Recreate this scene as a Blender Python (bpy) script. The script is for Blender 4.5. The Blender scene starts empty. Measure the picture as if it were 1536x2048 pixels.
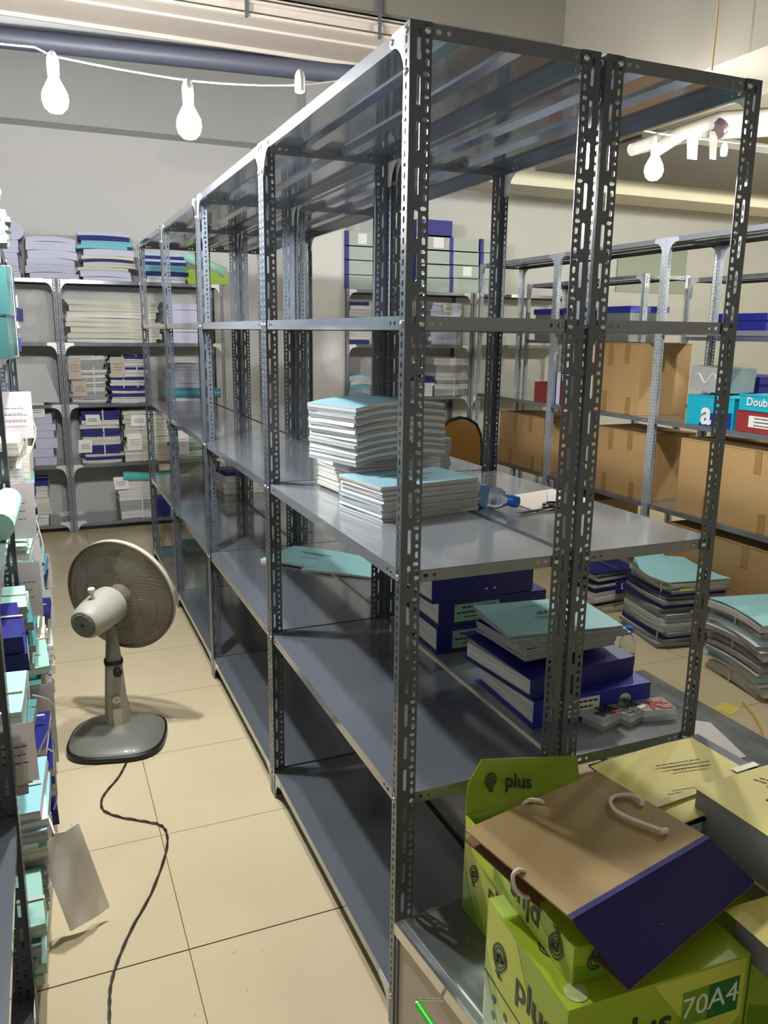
import bpy, bmesh, math, random
from mathutils import Vector, Matrix
import numpy as np
R=math.radians; PI=math.pi
S=bpy.context.scene; COL=S.collection
rnd=random.Random(7)
# ------------------------------------------------------------------ camera
# lengths below are in units of the floor grid measured from the photo (1 unit = 1/1.2 m); converted to metres at the very end
F_PX,PITCH,YAW,ROLL,CAMH=1609.3,.2195,.4021,.0124,1.8023
def cam_axes():
    cy,sy,cp,sp=math.cos(YAW),math.sin(YAW),math.cos(PITCH),math.sin(PITCH)
    f=Vector((sy*cp,cy*cp,-sp)); r=Vector((cy,-sy,0)); u=r.cross(f)
    cr,sr=math.cos(ROLL),math.sin(ROLL)
    return r*cr+u*sr, u*cr-r*sr, f
CR,CU,CF=cam_axes()
cam=bpy.data.objects.new('camera',bpy.data.cameras.new('camera')); COL.objects.link(cam)
cam.data.sensor_fit='HORIZONTAL'; cam.data.sensor_width=36; cam.data.lens=36*F_PX/1536
cam.data.clip_start=.02; cam.data.clip_end=60
M=Matrix((CR,CU,-CF)).transposed().to_4x4(); M.translation=Vector((0,0,CAMH)); cam.matrix_world=M
S.camera=cam
def at(px,py,ax,v):
    "measuring aid: where the sight line through a photo point meets the real plane (axis ax = v)"
    d=CR*((px-768)/F_PX)-CU*((py-1024)/F_PX)+CF
    o=Vector((0,0,CAMH)); t=(v-o[ax])/d[ax]; return o+d*t
# ------------------------------------------------------------------ light, exposure
BULB_W=640.0
W=bpy.data.worlds.new('world'); S.world=W; W.use_nodes=True
W.node_tree.nodes['Background'].inputs[0].default_value=(.55,.58,.62,1); W.node_tree.nodes['Background'].inputs[1].default_value=.0
S.view_settings.view_transform='Standard'; S.view_settings.look='None'
S.view_settings.exposure=1.55; S.view_settings.gamma=1; S.view_settings.use_curve_mapping=False
BULBS=[(.118,3.16,2.60,1.2),(.545,3.06,2.54,.7),(2.72,3.22,2.60,.6),(3.9,3.1,2.60,.3),(-.62,3.2,2.78,.32),(5.1,3.4,2.75,.7),(6.9,3.6,2.75,1.4)]  # last three bulbs are unseen, added along the cable as fill light

# ------------------------------------------------------------------ materials
def lin(h):
    h=h.lstrip('#'); o=[]
    for i in (0,2,4):
        c=int(h[i:i+2],16)/255; o.append(c/12.92 if c<=.04045 else ((c+.055)/1.055)**2.4)
    return (*o,1)
MATS={}
def mat(name,col,rough=.6,metal=0,spec=.5,noise=0,nscale=20,coat=0,trans=0,emit=0,bump=0,bscale=200,stretch=None,alpha=1,ior=1.45,rvar=0):
    if name in MATS: return MATS[name]
    m=bpy.data.materials.new(name); m.use_nodes=True; nt=m.node_tree; b=nt.nodes['Principled BSDF']
    c=lin(col) if isinstance(col,str) else (*col,1)
    b.inputs['Base Color'].default_value=c; b.inputs['Roughness'].default_value=rough; b.inputs['Metallic'].default_value=metal
    b.inputs['Specular IOR Level'].default_value=spec; b.inputs['IOR'].default_value=ior
    if coat: b.inputs['Coat Weight'].default_value=coat; b.inputs['Coat Roughness'].default_value=.08
    if trans: b.inputs['Transmission Weight'].default_value=trans
    if alpha<1: b.inputs['Alpha'].default_value=alpha
    if emit: b.inputs['Emission Color'].default_value=c; b.inputs['Emission Strength'].default_value=emit
    tc=None
    if noise or bump or rvar:
        tc=nt.nodes.new('ShaderNodeTexCoord'); mp=nt.nodes.new('ShaderNodeMapping')
        nt.links.new(tc.outputs['Object'],mp.inputs[0])
        if stretch: mp.inputs['Scale'].default_value=stretch
    if noise or rvar:
        n=nt.nodes.new('ShaderNodeTexNoise'); n.inputs['Scale'].default_value=nscale; n.inputs['Detail'].default_value=4
        nt.links.new(mp.outputs[0],n.inputs[0])
        if noise:
            mx=nt.nodes.new('ShaderNodeMix'); mx.data_type='RGBA'
            mx.inputs[6].default_value=(*[max(0,x*(1-noise)) for x in c[:3]],1); mx.inputs[7].default_value=(*[min(1,x*(1+noise)) for x in c[:3]],1)
            nt.links.new(n.outputs[0],mx.inputs[0]); nt.links.new(mx.outputs[2],b.inputs['Base Color'])
        if rvar:
            mr=nt.nodes.new('ShaderNodeMapRange'); mr.inputs[1].default_value=.3; mr.inputs[2].default_value=.7
            mr.inputs[3].default_value=max(.02,rough-rvar); mr.inputs[4].default_value=rough+rvar
            nt.links.new(n.outputs[0],mr.inputs[0]); nt.links.new(mr.outputs[0],b.inputs['Roughness'])
    if bump:
        n2=nt.nodes.new('ShaderNodeTexNoise'); n2.inputs['Scale'].default_value=bscale
        nt.links.new(mp.outputs[0],n2.inputs[0]); bp=nt.nodes.new('ShaderNodeBump'); bp.inputs['Strength'].default_value=bump; bp.inputs['Distance'].default_value=.002
        nt.links.new(n2.outputs[0],bp.inputs['Height']); nt.links.new(bp.outputs[0],b.inputs['Normal'])
    MATS[name]=m; return m
def pages(name,col,dark=.55,scale=260):
    "paper block seen from the side: fine horizontal leaf lines"
    if name in MATS: return MATS[name]
    m=bpy.data.materials.new(name); m.use_nodes=True; nt=m.node_tree; b=nt.nodes['Principled BSDF']; b.inputs['Roughness'].default_value=.8
    tc=nt.nodes.new('ShaderNodeTexCoord'); mp=nt.nodes.new('ShaderNodeMapping'); mp.inputs['Scale'].default_value=(1.5,1.5,scale)
    n=nt.nodes.new('ShaderNodeTexNoise'); n.inputs['Scale'].default_value=1; n.inputs['Detail'].default_value=3
    cr=nt.nodes.new('ShaderNodeValToRGB'); c=lin(col)
    cr.color_ramp.elements[0].position=.35; cr.color_ramp.elements[0].color=(*[x*dark for x in c[:3]],1)
    cr.color_ramp.elements[1].position=.6; cr.color_ramp.elements[1].color=c
    nt.links.new(tc.outputs['Object'],mp.inputs[0]); nt.links.new(mp.outputs[0],n.inputs[0]); nt.links.new(n.outputs[0],cr.inputs[0]); nt.links.new(cr.outputs[0],b.inputs['Base Color'])
    MATS[name]=m; return m
STEEL=mat('painted_steel','#50565e',.28,0,.6,noise=.04,nscale=9,coat=.3,bump=.1,bscale=400)
STEEL2=mat('painted_steel_shelf','#656a72',.18,0,.9,noise=.03,nscale=5,coat=1,ior=1.6)
STEELC=mat('light_painted_steel','#a3a9b1',.4,0,.5,noise=.05,nscale=9)
STEELB=mat('pale_painted_steel','#777c83',.42,0,.5,noise=.05,nscale=9,bump=.1,bscale=300)
DUSTY=mat('dusty_steel_shelf','#787c81',.22,0,.8,noise=.12,nscale=5,stretch=(2.2,.8,1),coat=.8)
ZINC=mat('zinc_plate','#d8d8d4',.38,.25,.6,noise=.05)
BOLT=mat('bolt_steel','#cfd0cc',.25,.9)
WHITE=mat('white_paper','#e9e6e4',.75,noise=.02)
CYAN=mat('cyan_cover','#9fd6dc',.6,noise=.03); MINT=mat('mint_cover','#a9d9c8',.6,noise=.03); TEALG=mat('teal_cover','#3f7d7c',.55)
NAVY=mat('navy_board','#1d2270',.45,noise=.08); NAVYD=mat('dark_navy_board','#15183f',.5); BLUE=mat('blue_board','#2733a0',.45)
CREAM=mat('cream_paper','#d8d8c4',.75,noise=.04); LAV=mat('lavender_paper','#c3c4dc',.7,noise=.03); GREYP=mat('grey_paper','#9fa2a6',.75,noise=.05)
SKY=mat('sky_cover','#7fb7cf',.6); BLACKC=mat('black_clip','#1a1a20',.5); YEL=mat('yellow_sheet','#e6d86c',.6,noise=.03); LIME=mat('lime_plastic','#a6d229',.4)
PAGEW=pages('page_edges_white','#e4e1de'); PAGEC=pages('page_edges_cream','#d8d6c6'); PAGEG=pages('page_edges_grey','#a9abad'); PAGEM=pages('page_edges_mixed','#d5dadc',.4,180)
TAPE=mat('plastic_strap','#d9d4c4',.35,coat=.3); INK=mat('black_print','#2a2c30',.7); BEIGE=mat('beige_tag','#c3b5a4',.75,noise=.04)
CARD=mat('cardboard','#b39163',.75,noise=.05,nscale=6); CARDT=mat('cardboard_tape','#9d7c4b',.3,coat=.3)
KRAFT=mat('kraft_board','#957d50',.7,noise=.05,nscale=14)
PLASW=mat('white_plastic','#dcdcd8',.35)
def thin(name,col,f=.5):
    "thin paper that lets light through"
    m=mat(name,col,.7); nt=m.node_tree; b=nt.nodes['Principled BSDF']; o=nt.nodes['Material Output']
    t=nt.nodes.new('ShaderNodeBsdfTranslucent'); t.inputs[0].default_value=lin(col); mx=nt.nodes.new('ShaderNodeMixShader'); mx.inputs[0].default_value=f
    nt.links.new(b.outputs[0],mx.inputs[1]); nt.links.new(t.outputs[0],mx.inputs[2]); nt.links.new(mx.outputs[0],o.inputs[0]); return m
# ------------------------------------------------------------------ mesh helpers
def fin(me,mats,smooth=False):
    for m in (mats if isinstance(mats,(list,tuple)) else [mats]): me.materials.append(m)
    if smooth:
        for p in me.polygons: p.use_smooth=True
    return me
class MB:
    def __init__(s): s.v=[]; s.f=[]; s.m=[]
    def poly(s,pts,mi=0):
        b=len(s.v); s.v+= [tuple(p) for p in pts]; s.f.append(tuple(range(b,b+len(pts)))); s.m.append(mi)
    def box(s,x0,y0,z0,x1,y1,z1,mi=0,T=None):
        b=len(s.v); P=[(x,y,z) for z in (z0,z1) for y in (y0,y1) for x in (x0,x1)]
        if T is not None: P=[tuple(T@Vector(p)) for p in P]
        s.v+=P
        for q in ((0,2,3,1),(4,5,7,6),(0,1,5,4),(2,6,7,3),(0,4,6,2),(1,3,7,5)): s.f.append(tuple(b+i for i in q)); s.m.append(mi)
    def prism(s,pts,d,mi=0):
        "closed outline pts (3-D) pushed by vector d"
        n=len(pts); b=len(s.v); d=Vector(d); s.v+=[tuple(p) for p in pts]+[tuple(Vector(p)+d) for p in pts]
        s.f.append(tuple(range(b+n-1,b-1,-1))); s.m.append(mi); s.f.append(tuple(range(b+n,b+2*n))); s.m.append(mi)
        for i in range(n): j=(i+1)%n; s.f.append((b+i,b+j,b+n+j,b+n+i)); s.m.append(mi)
    def tube(s,pts,r,n=8,mi=0,closed=False,cap=True):
        pts=[Vector(p) for p in pts]; N=len(pts); b=len(s.v); prev=None
        for i,p in enumerate(pts):
            if closed: t=(pts[(i+1)%N]-pts[i-1])
            else: t=(pts[min(i+1,N-1)]-pts[max(i-1,0)])
            t.normalize()
            if prev is None:
                a=Vector((0,0,1)) if abs(t.z)<.9 else Vector((1,0,0)); u=t.cross(a).normalized()
            else: u=(prev-t*prev.dot(t)).normalized()
            prev=u; w=t.cross(u); rr=r[i] if isinstance(r,(list,tuple)) else r
            for k in range(n):
                a=2*PI*k/n; s.v.append(tuple(p+u*(rr*math.cos(a))+w*(rr*math.sin(a))))
        for i in range(N if closed else N-1):
            for k in range(n):
                k2=(k+1)%n; i2=(i+1)%N
                s.f.append((b+i*n+k,b+i*n+k2,b+i2*n+k2,b+i2*n+k)); s.m.append(mi)
        if cap and not closed:
            s.f.append(tuple(b+k for k in range(n-1,-1,-1))); s.m.append(mi); s.f.append(tuple(b+(N-1)*n+k for k in range(n))); s.m.append(mi)
    def lathe(s,prof,n=24,mi=0,T=None,sq=None):
        "profile [(r,z)] around z; sq = superellipse exponent"
        b=len(s.v)
        for (r,z) in prof:
            for k in range(n):
                a=2*PI*k/n; c,q=math.cos(a),math.sin(a)
                if sq: 
                    f=(abs(c)**sq+abs(q)**sq)**(-1/sq); p=Vector((r*c*f,r*q*f,z))
                else: p=Vector((r*c,r*q,z))
                s.v.append(tuple(T@p if T is not None else p))
        for i in range(len(prof)-1):
            for k in range(n):
                k2=(k+1)%n; s.f.append((b+i*n+k,b+i*n+k2,b+(i+1)*n+k2,b+(i+1)*n+k)); s.m.append(mi)
        if prof[0][0]>1e-4: s.f.append(tuple(b+k for k in range(n-1,-1,-1))); s.m.append(mi)
        if prof[-1][0]>1e-4: e=b+(len(prof)-1)*n; s.f.append(tuple(e+k for k in range(n))); s.m.append(mi)
    def mesh(s,name,mats,smooth=False,recalc=True):
        me=bpy.data.meshes.new(name); me.from_pydata(s.v,[],s.f); fin(me,mats,False)
        for p,i in zip(me.polygons,s.m): p.material_index=i
        if recalc:
            bm=bmesh.new(); bm.from_mesh(me); bmesh.ops.recalc_face_normals(bm,faces=bm.faces); bm.to_mesh(me); bm.free()
        if smooth:
            for p in me.polygons: p.use_smooth=True
            me.set_sharp_from_angle(angle=R(38))
        me.update(); return me
    def build(s,name,mats,parent=None,smooth=False,T=None): return obj(name,s.mesh(name,mats,smooth),parent,T)
def obj(name,me,parent=None,T=None):
    o=bpy.data.objects.new(name,me); COL.objects.link(o)
    if T is not None: o.matrix_local=T
    if parent is not None: o.parent=parent
    return o
def tag(o,label=None,cat=None,group=None,kind=None):
    if label: o['label']=label
    if cat: o['category']=cat
    if group: o['group']=group
    if kind: o['kind']=kind
    return o
def thing(name,label,cat,loc=(0,0,0),rz=0,group=None,T=None):
    o=bpy.data.objects.new(name,None); COL.objects.link(o); o.empty_display_size=.05
    o.matrix_world=T if T is not None else Matrix.Translation(loc)@Matrix.Rotation(rz,4,'Z')
    return tag(o,label,cat,group)
def TR(x,y,z,rz=0,rx=0,ry=0): return Matrix.Translation((x,y,z))@Matrix.Rotation(rz,4,'Z')@Matrix.Rotation(rx,4,'X')@Matrix.Rotation(ry,4,'Y')
def struct(name,mb,m,smooth=False): o=mb.build(name,m,None,smooth); o['kind']='structure'; return o
def text_mesh(txt,size,m,depth=.0006,bold=0):
    cu=bpy.data.curves.new('lettering','FONT'); cu.body=txt; cu.size=size; cu.align_x='CENTER'; cu.align_y='CENTER'; cu.extrude=depth/2; cu.offset=bold; cu.resolution_u=3
    o=bpy.data.objects.new('tmp',cu); COL.objects.link(o); bpy.context.view_layer.update()
    me=bpy.data.meshes.new_from_object(o.evaluated_get(bpy.context.evaluated_depsgraph_get())); bpy.data.objects.remove(o); bpy.data.curves.remove(cu)
    me.materials.clear(); me.materials.append(m); return me
def ordn(i): return ['topmost','second from the top','third from the top','fourth from the top','fifth from the top','sixth from the top','seventh from the top','eighth from the top','ninth from the top','tenth from the top','eleventh from the top','twelfth from the top','thirteenth from the top','fourteenth from the top','fifteenth from the top','sixteenth from the top','seventeenth from the top','eighteenth from the top','nineteenth from the top','twentieth from the top'][i]

# ------------------------------------------------------------------ perforated steel
def outline(n,kind,cx,cy,rx,ry):
    pts=[]
    for k in range(n):
        a=R(225)+2*PI*k/n; c,s=math.cos(a),math.sin(a)
        r=min(rx,ry)
        if ry>=rx: pts.append((cx+r*c,cy+r*s+(0 if abs(s)<1e-6 else math.copysign(ry-r,s))))
        else: pts.append((cx+r*c+(0 if abs(c)<1e-6 else math.copysign(rx-r,c)),cy+r*s))
    return pts
def ring(n,x0,y0,x1,y1):
    q=n//4; P=[]
    C=[(x0,y0),(x1,y0),(x1,y1),(x0,y1)]
    for i in range(4):
        a,b=C[i],C[(i+1)%4]
        for k in range(q): P.append((a[0]+(b[0]-a[0])*k/q,a[1]+(b[1]-a[1])*k/q))
    return P
def perforated(mb,cells,O,U,V,N,t,n=8,mi=0):
    "cells (x0,y0,x1,y1,hole|None) in the plate plane; N = thickness direction"
    O,U,V,N=Vector(O),Vector(U),Vector(V),Vector(N)*t
    P3=lambda p: O+U*p[0]+V*p[1]
    xs0=min(c[0] for c in cells); xs1=max(c[2] for c in cells); ys0=min(c[1] for c in cells); ys1=max(c[3] for c in cells)
    for (x0,y0,x1,y1,h) in cells:
        if h is None:
            q=[P3(p) for p in ((x0,y0),(x1,y0),(x1,y1),(x0,y1))]
            mb.poly(q,mi); mb.poly([p+N for p in reversed(q)],mi); continue
        A=[P3(p) for p in ring(n,x0,y0,x1,y1)]; B=[P3(p) for p in outline(n,0,*h)]
        b=len(mb.v); mb.v+=[tuple(p) for p in A+B]+[tuple(p+N) for p in A+B]
        for k in range(n):
            j=(k+1)%n
            for f in ((k,j,n+j,n+k),(2*n+k,3*n+k,3*n+j,2*n+j),(n+k,n+j,3*n+j,3*n+k)): mb.f.append(tuple(b+i for i in f)); mb.m.append(mi)
    c=[(xs0,ys0),(xs1,ys0),(xs1,ys1),(xs0,ys1)]
    for i in range(4):
        a,b_=P3(c[i]),P3(c[(i+1)%4]); mb.poly([a,b_,b_+N,a+N],mi)
PER=.0865
def post_mesh(H,sx,sy,n,steel,wide=.05,narrow=.03):
    key=('post',round(H,3),sx,sy,n,steel.name)
    if key in MATS: return MATS[key]
    mb=MB(); t=.0022; wc=[]; nc=[]
    k=int(H/PER); z0=(H-k*PER)
    wc.append((0,0,wide,z0,None)); nc.append((0,0,narrow,z0,None))
    for i in range(k):
        z=z0+i*PER; q=PER/4; xa=.030
        wc.append((0,z,xa,z+PER,(.0205,z+PER*.5,.0045,.029)))
        for j,(rx,ry) in enumerate(((.0042,.0078),(.0045,.0045),(.0042,.0078),(.0068,.0045))):
            cx=.0395 if j<3 else .0375
            wc.append((xa,z+j*q,wide,z+(j+1)*q,(cx,z+(j+.5)*q,rx,ry)))
            nc.append((0,z+j*q,narrow,z+(j+1)*q,(.0165,z+(j+.5)*q,rx*.95,ry*.95)))
    perforated(mb,wc,(0,0,0),(sx,0,0),(0,0,1),(0,sy,0),t,n)
    perforated(mb,nc,(0,0,0),(0,sy,0),(0,0,1),(sx,0,0),t,n)
    me=mb.mesh('upright_post',steel); MATS[key]=me; return me
def shelf_mesh(Wd,L,n,mt):
    key=('shelf',round(Wd,3),round(L,3),n,mt.name)
    if key in MATS: return MATS[key]
    mb=MB(); h=.03; g=.0045; t=.0012; x0,x1,y0,y1=g,Wd-g,g,L-g
    mb.box(x0+t,y0+t,-t,x1-t,y1-t,0)
    def lip(O,U,N,ln):
        c=[(0,-h,.075,0,(.062,-h/2,.0065,.0048)),(.075,-h,.1,0,(.085,-h/2,.0045,.0045)),(.1,-h,ln-.1,0,None),(ln-.1,-h,ln-.075,0,(ln-.085,-h/2,.0045,.0045)),(ln-.075,-h,ln,0,(ln-.062,-h/2,.0065,.0048))]
        perforated(mb,c,O,U,(0,0,1),N,t,n)
    lip((x0,y0,0),(0,1,0),(1,0,0),y1-y0); lip((x1,y0,0),(0,1,0),(-1,0,0),y1-y0)
    lip((x0,y0,0),(1,0,0),(0,1,0),x1-x0); lip((x0,y1,0),(1,0,0),(0,-1,0),x1-x0)
    # returned lower edges and the two stiffening channels under the tray
    mb.box(x0+t,y0+.01,-h,x0+.014,y1-.01,-h+t); mb.box(x1-.014,y0+.01,-h,x1-t,y1-.01,-h+t)
    for f in (.34,.66):
        xc=x0+(x1-x0)*f; mb.prism([(xc-.032,y0+.004,-t),(xc-.02,y0+.004,-.018),(xc+.02,y0+.004,-.018),(xc+.032,y0+.004,-t)],(0,y1-y0-.008,0))
    me=mb.mesh('shelf',mt); MATS[key]=me; return me
def bracket_mesh(sy,up,mt):
    "corner plate against the long side: leg along y (sy) and along z (up=-1 down, +1 up)"
    key=('brk',sy,up,mt.name)
    if key in MATS: return MATS[key]
    a=.105; w=.028; P=[(0,0),(a-.012,0),(a,.010),(a,w-.006),(a-.01,w)]
    for k in range(7):
        an=PI/2*k/6; P.append((w+(a-w-.012)*(1-math.sin(an)),w+(a-w-.002)*(1-math.cos(an))))
    P+=[(w-.006,a),(0,a)]
    mb=MB(); mb.prism([(0,sy*u,up*v) for u,v in P],(.0018,0,0)); me=mb.mesh('corner_bracket',mt); MATS[key]=me; return me
def bolt_mesh():
    if 'boltme' in MATS: return MATS['boltme']
    mb=MB(); mb.lathe([(.0075,0),(.0072,.002),(.0055,.0038),(.003,.0046),(0,.005)],10); me=mb.mesh('bolt',BOLT,True); MATS['boltme']=me; return me
def rack(name,label,T,Wd,L,H,levels,n=8,group=None,steel=None,shelfm=None,gus='ends',bolts=0,skip_posts=(),shelf_mats={},brk=None):
    steel=steel or STEEL; shelfm=shelfm or STEEL2
    root=thing(name,label,'shelving unit',T=T,group=group)
    for i,(x,y,sx,sy) in enumerate(((0,0,1,1),(Wd,0,-1,1),(0,L,1,-1),(Wd,L,-1,-1))):
        obj('upright_post',post_mesh(H,sx,sy,n,steel),root,Matrix.Translation((x,y,0)))
    for k,z in enumerate(levels): obj('shelf',shelf_mesh(Wd,L,n,shelf_mats.get(k,shelfm)),root,Matrix.Translation((0,0,z)))
    zs={'ends':[(levels[0],-1),(levels[-1]-.03,-1 if levels[-1]<.12 else -1)],'all':[(z,-1) for z in levels],'top':[(levels[0],-1)]}[gus]
    for z,up in zs:
        zz=z if up<0 else z
        dz=zz
        if z<.2: dz=max(.108,z+.0)
        for sy,y in ((1,.003),(-1,L-.003)):
            for x,off in ((.0024,0),(Wd-.0042,0)):
                obj('corner_bracket',bracket_mesh(sy,-1,brk or ZINC),root,Matrix.Translation((x,y,dz-.001)))
    if bolts:
        for z in levels:
            for (x,y,rx,ry) in ((.0395,0,PI/2,0),(Wd-.0395,0,PI/2,0)):
                if bolts>1: obj('bolt',bolt_mesh(),root,Matrix.Translation((x,y,z-.0165))@Matrix.Rotation(PI/2,4,'X'))
            for y in (.0165,L-.0165): obj('bolt',bolt_mesh(),root,Matrix.Translation((0,y,z-.0165))@Matrix.Rotation(-PI/2,4,'Y'))
        for y,s in ((.0165,1),(L-.0165,-1)):
            obj('bolt',bolt_mesh(),root,Matrix.Translation((0,y,levels[0]-.092))@Matrix.Rotation(-PI/2,4,'Y'))
            obj('bolt',bolt_mesh(),root,Matrix.Translation((.0022,y+s*.078,levels[0]-.0165))@Matrix.Rotation(-PI/2,4,'Y'))
    return root

# ------------------------------------------------------------------ the room
def room():
    m=bpy.data.materials.new('floor_tiles'); m.use_nodes=True; nt=m.node_tree; b=nt.nodes['Principled BSDF']
    geo=nt.nodes.new('ShaderNodeTexCoord'); sep=nt.nodes.new('ShaderNodeSeparateXYZ'); nt.links.new(geo.outputs['Object'],sep.inputs[0])
    def mth(op,a,bv=None):
        q=nt.nodes.new('ShaderNodeMath'); q.operation=op
        for i,x in enumerate((a,bv)):
            if x is None: continue
            if isinstance(x,(int,float)): q.inputs[i].default_value=x
            else: nt.links.new(x,q.inputs[i])
        return q.outputs[0]
    ds=[]
    for ax,off in ((0,.285),(1,2.113)):
        a=mth('SUBTRACT',sep.outputs[ax],off-60.0); a=mth('MODULO',a,.6); a=mth('SUBTRACT',a,.3); a=mth('ABSOLUTE',a); a=mth('SUBTRACT',.3,a); ds.append(a)
    d=mth('MINIMUM',ds[0],ds[1]); g=mth('LESS_THAN',d,.0017)
    n=nt.nodes.new('ShaderNodeTexNoise'); n.inputs['Scale'].default_value=1.6; n.inputs['Detail'].default_value=6; nt.links.new(geo.outputs['Object'],n.inputs[0])
    cr=nt.nodes.new('ShaderNodeValToRGB'); cr.color_ramp.elements[0].position=.3; cr.color_ramp.elements[1].position=.75
    cr.color_ramp.elements[0].color=lin('#d4c49f'); cr.color_ramp.elements[1].color=lin('#dfceaa'); nt.links.new(n.outputs[0],cr.inputs[0])
    n2=nt.nodes.new('ShaderNodeTexNoise'); n2.inputs['Scale'].default_value=26; n2.inputs['Detail'].default_value=2; nt.links.new(geo.outputs['Object'],n2.inputs[0])
    sp=mth('GREATER_THAN',n2.outputs[0],.735)
    mx0=nt.nodes.new('ShaderNodeMix'); mx0.data_type='RGBA'; nt.links.new(mth('MULTIPLY',sp,.35),mx0.inputs[0]); nt.links.new(cr.outputs[0],mx0.inputs[6]); mx0.inputs[7].default_value=lin('#8d7c58')
    mx=nt.nodes.new('ShaderNodeMix'); mx.data_type='RGBA'; nt.links.new(g,mx.inputs[0]); nt.links.new(mx0.outputs[2],mx.inputs[6]); mx.inputs[7].default_value=lin('#83714f'); g2=mth('LESS_THAN',mth('ABSOLUTE',mth('SUBTRACT',sep.outputs[1],2.113)),.0026); mx3=nt.nodes.new('ShaderNodeMix'); mx3.data_type='RGBA'; nt.links.new(g2,mx3.inputs[0]); nt.links.new(mx.outputs[2],mx3.inputs[6]); mx3.inputs[7].default_value=lin('#4a3a28')
    nt.links.new(mx3.outputs[2],b.inputs['Base Color']); b.inputs['Roughness'].default_value=.2; b.inputs['Specular IOR Level'].default_value=.4
    f=MB(); f.box(-1.6,-3,-.05,9.8,8.2,0); struct('floor',f,m)
    wall=mat('wall_plaster','#cfcdca',.85,noise=.04,nscale=2,bump=.05,bscale=40)
    wally=mat('wall_plaster_right','#d3d2b8',.85,noise=.03,nscale=2)
    conc=mat('ceiling_concrete','#6f6a5f',.9,noise=.08,nscale=2.5,bump=.1,bscale=30)
    concd=mat('beam_concrete','#57534a',.9,noise=.1,nscale=3,bump=.1,bscale=30)
    w=MB(); w.box(-1.6,8.1,0,9.8,8.25,4.3); struct('wall_back',w,wall)
    w=MB(); w.box(-1.6,-3,0,-1.45,8.1,4.3); struct('wall_left',w,wall)
    w=MB(); w.box(9.65,-3,0,9.8,8.1,4.3); struct('wall_right',w,wally)
    w=MB(); w.box(-1.45,-3,0,9.65,-2.85,4.3); struct('wall_front',w,wall)
    w=MB(); w.box(-1.6,-3,4.3,9.8,8.25,4.4); struct('ceiling',w,conc)
    w=MB(); w.box(2.42,7.62,0,2.80,8.1,4.3); struct('trim_1',w,mat('column_plaster','#d6d3ce',.85,noise=.03,nscale=2))
    w=MB(); w.box(-1.45,7.86,3.5,9.65,8.1,4.3); struct('trim_2',w,mat('beam_plaster','#bcbbb8',.85,noise=.04,nscale=2))
    w=MB(); w.box(-1.45,4.28,3.42,2.9,4.66,4.3); struct('trim_3',w,concd)
    w=MB(); w.box(2.9,-2.85,2.99,3.45,4.7,4.3); struct('trim_4',w,conc)
    # low cross beam over the far right
    w=MB(); w.box(3.45,6.3,3.05,9.65,6.75,4.3); struct('trim_5',w,mat('beam_plaster_beige','#cbc4ae',.85,noise=.04,nscale=2))
room()

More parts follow.
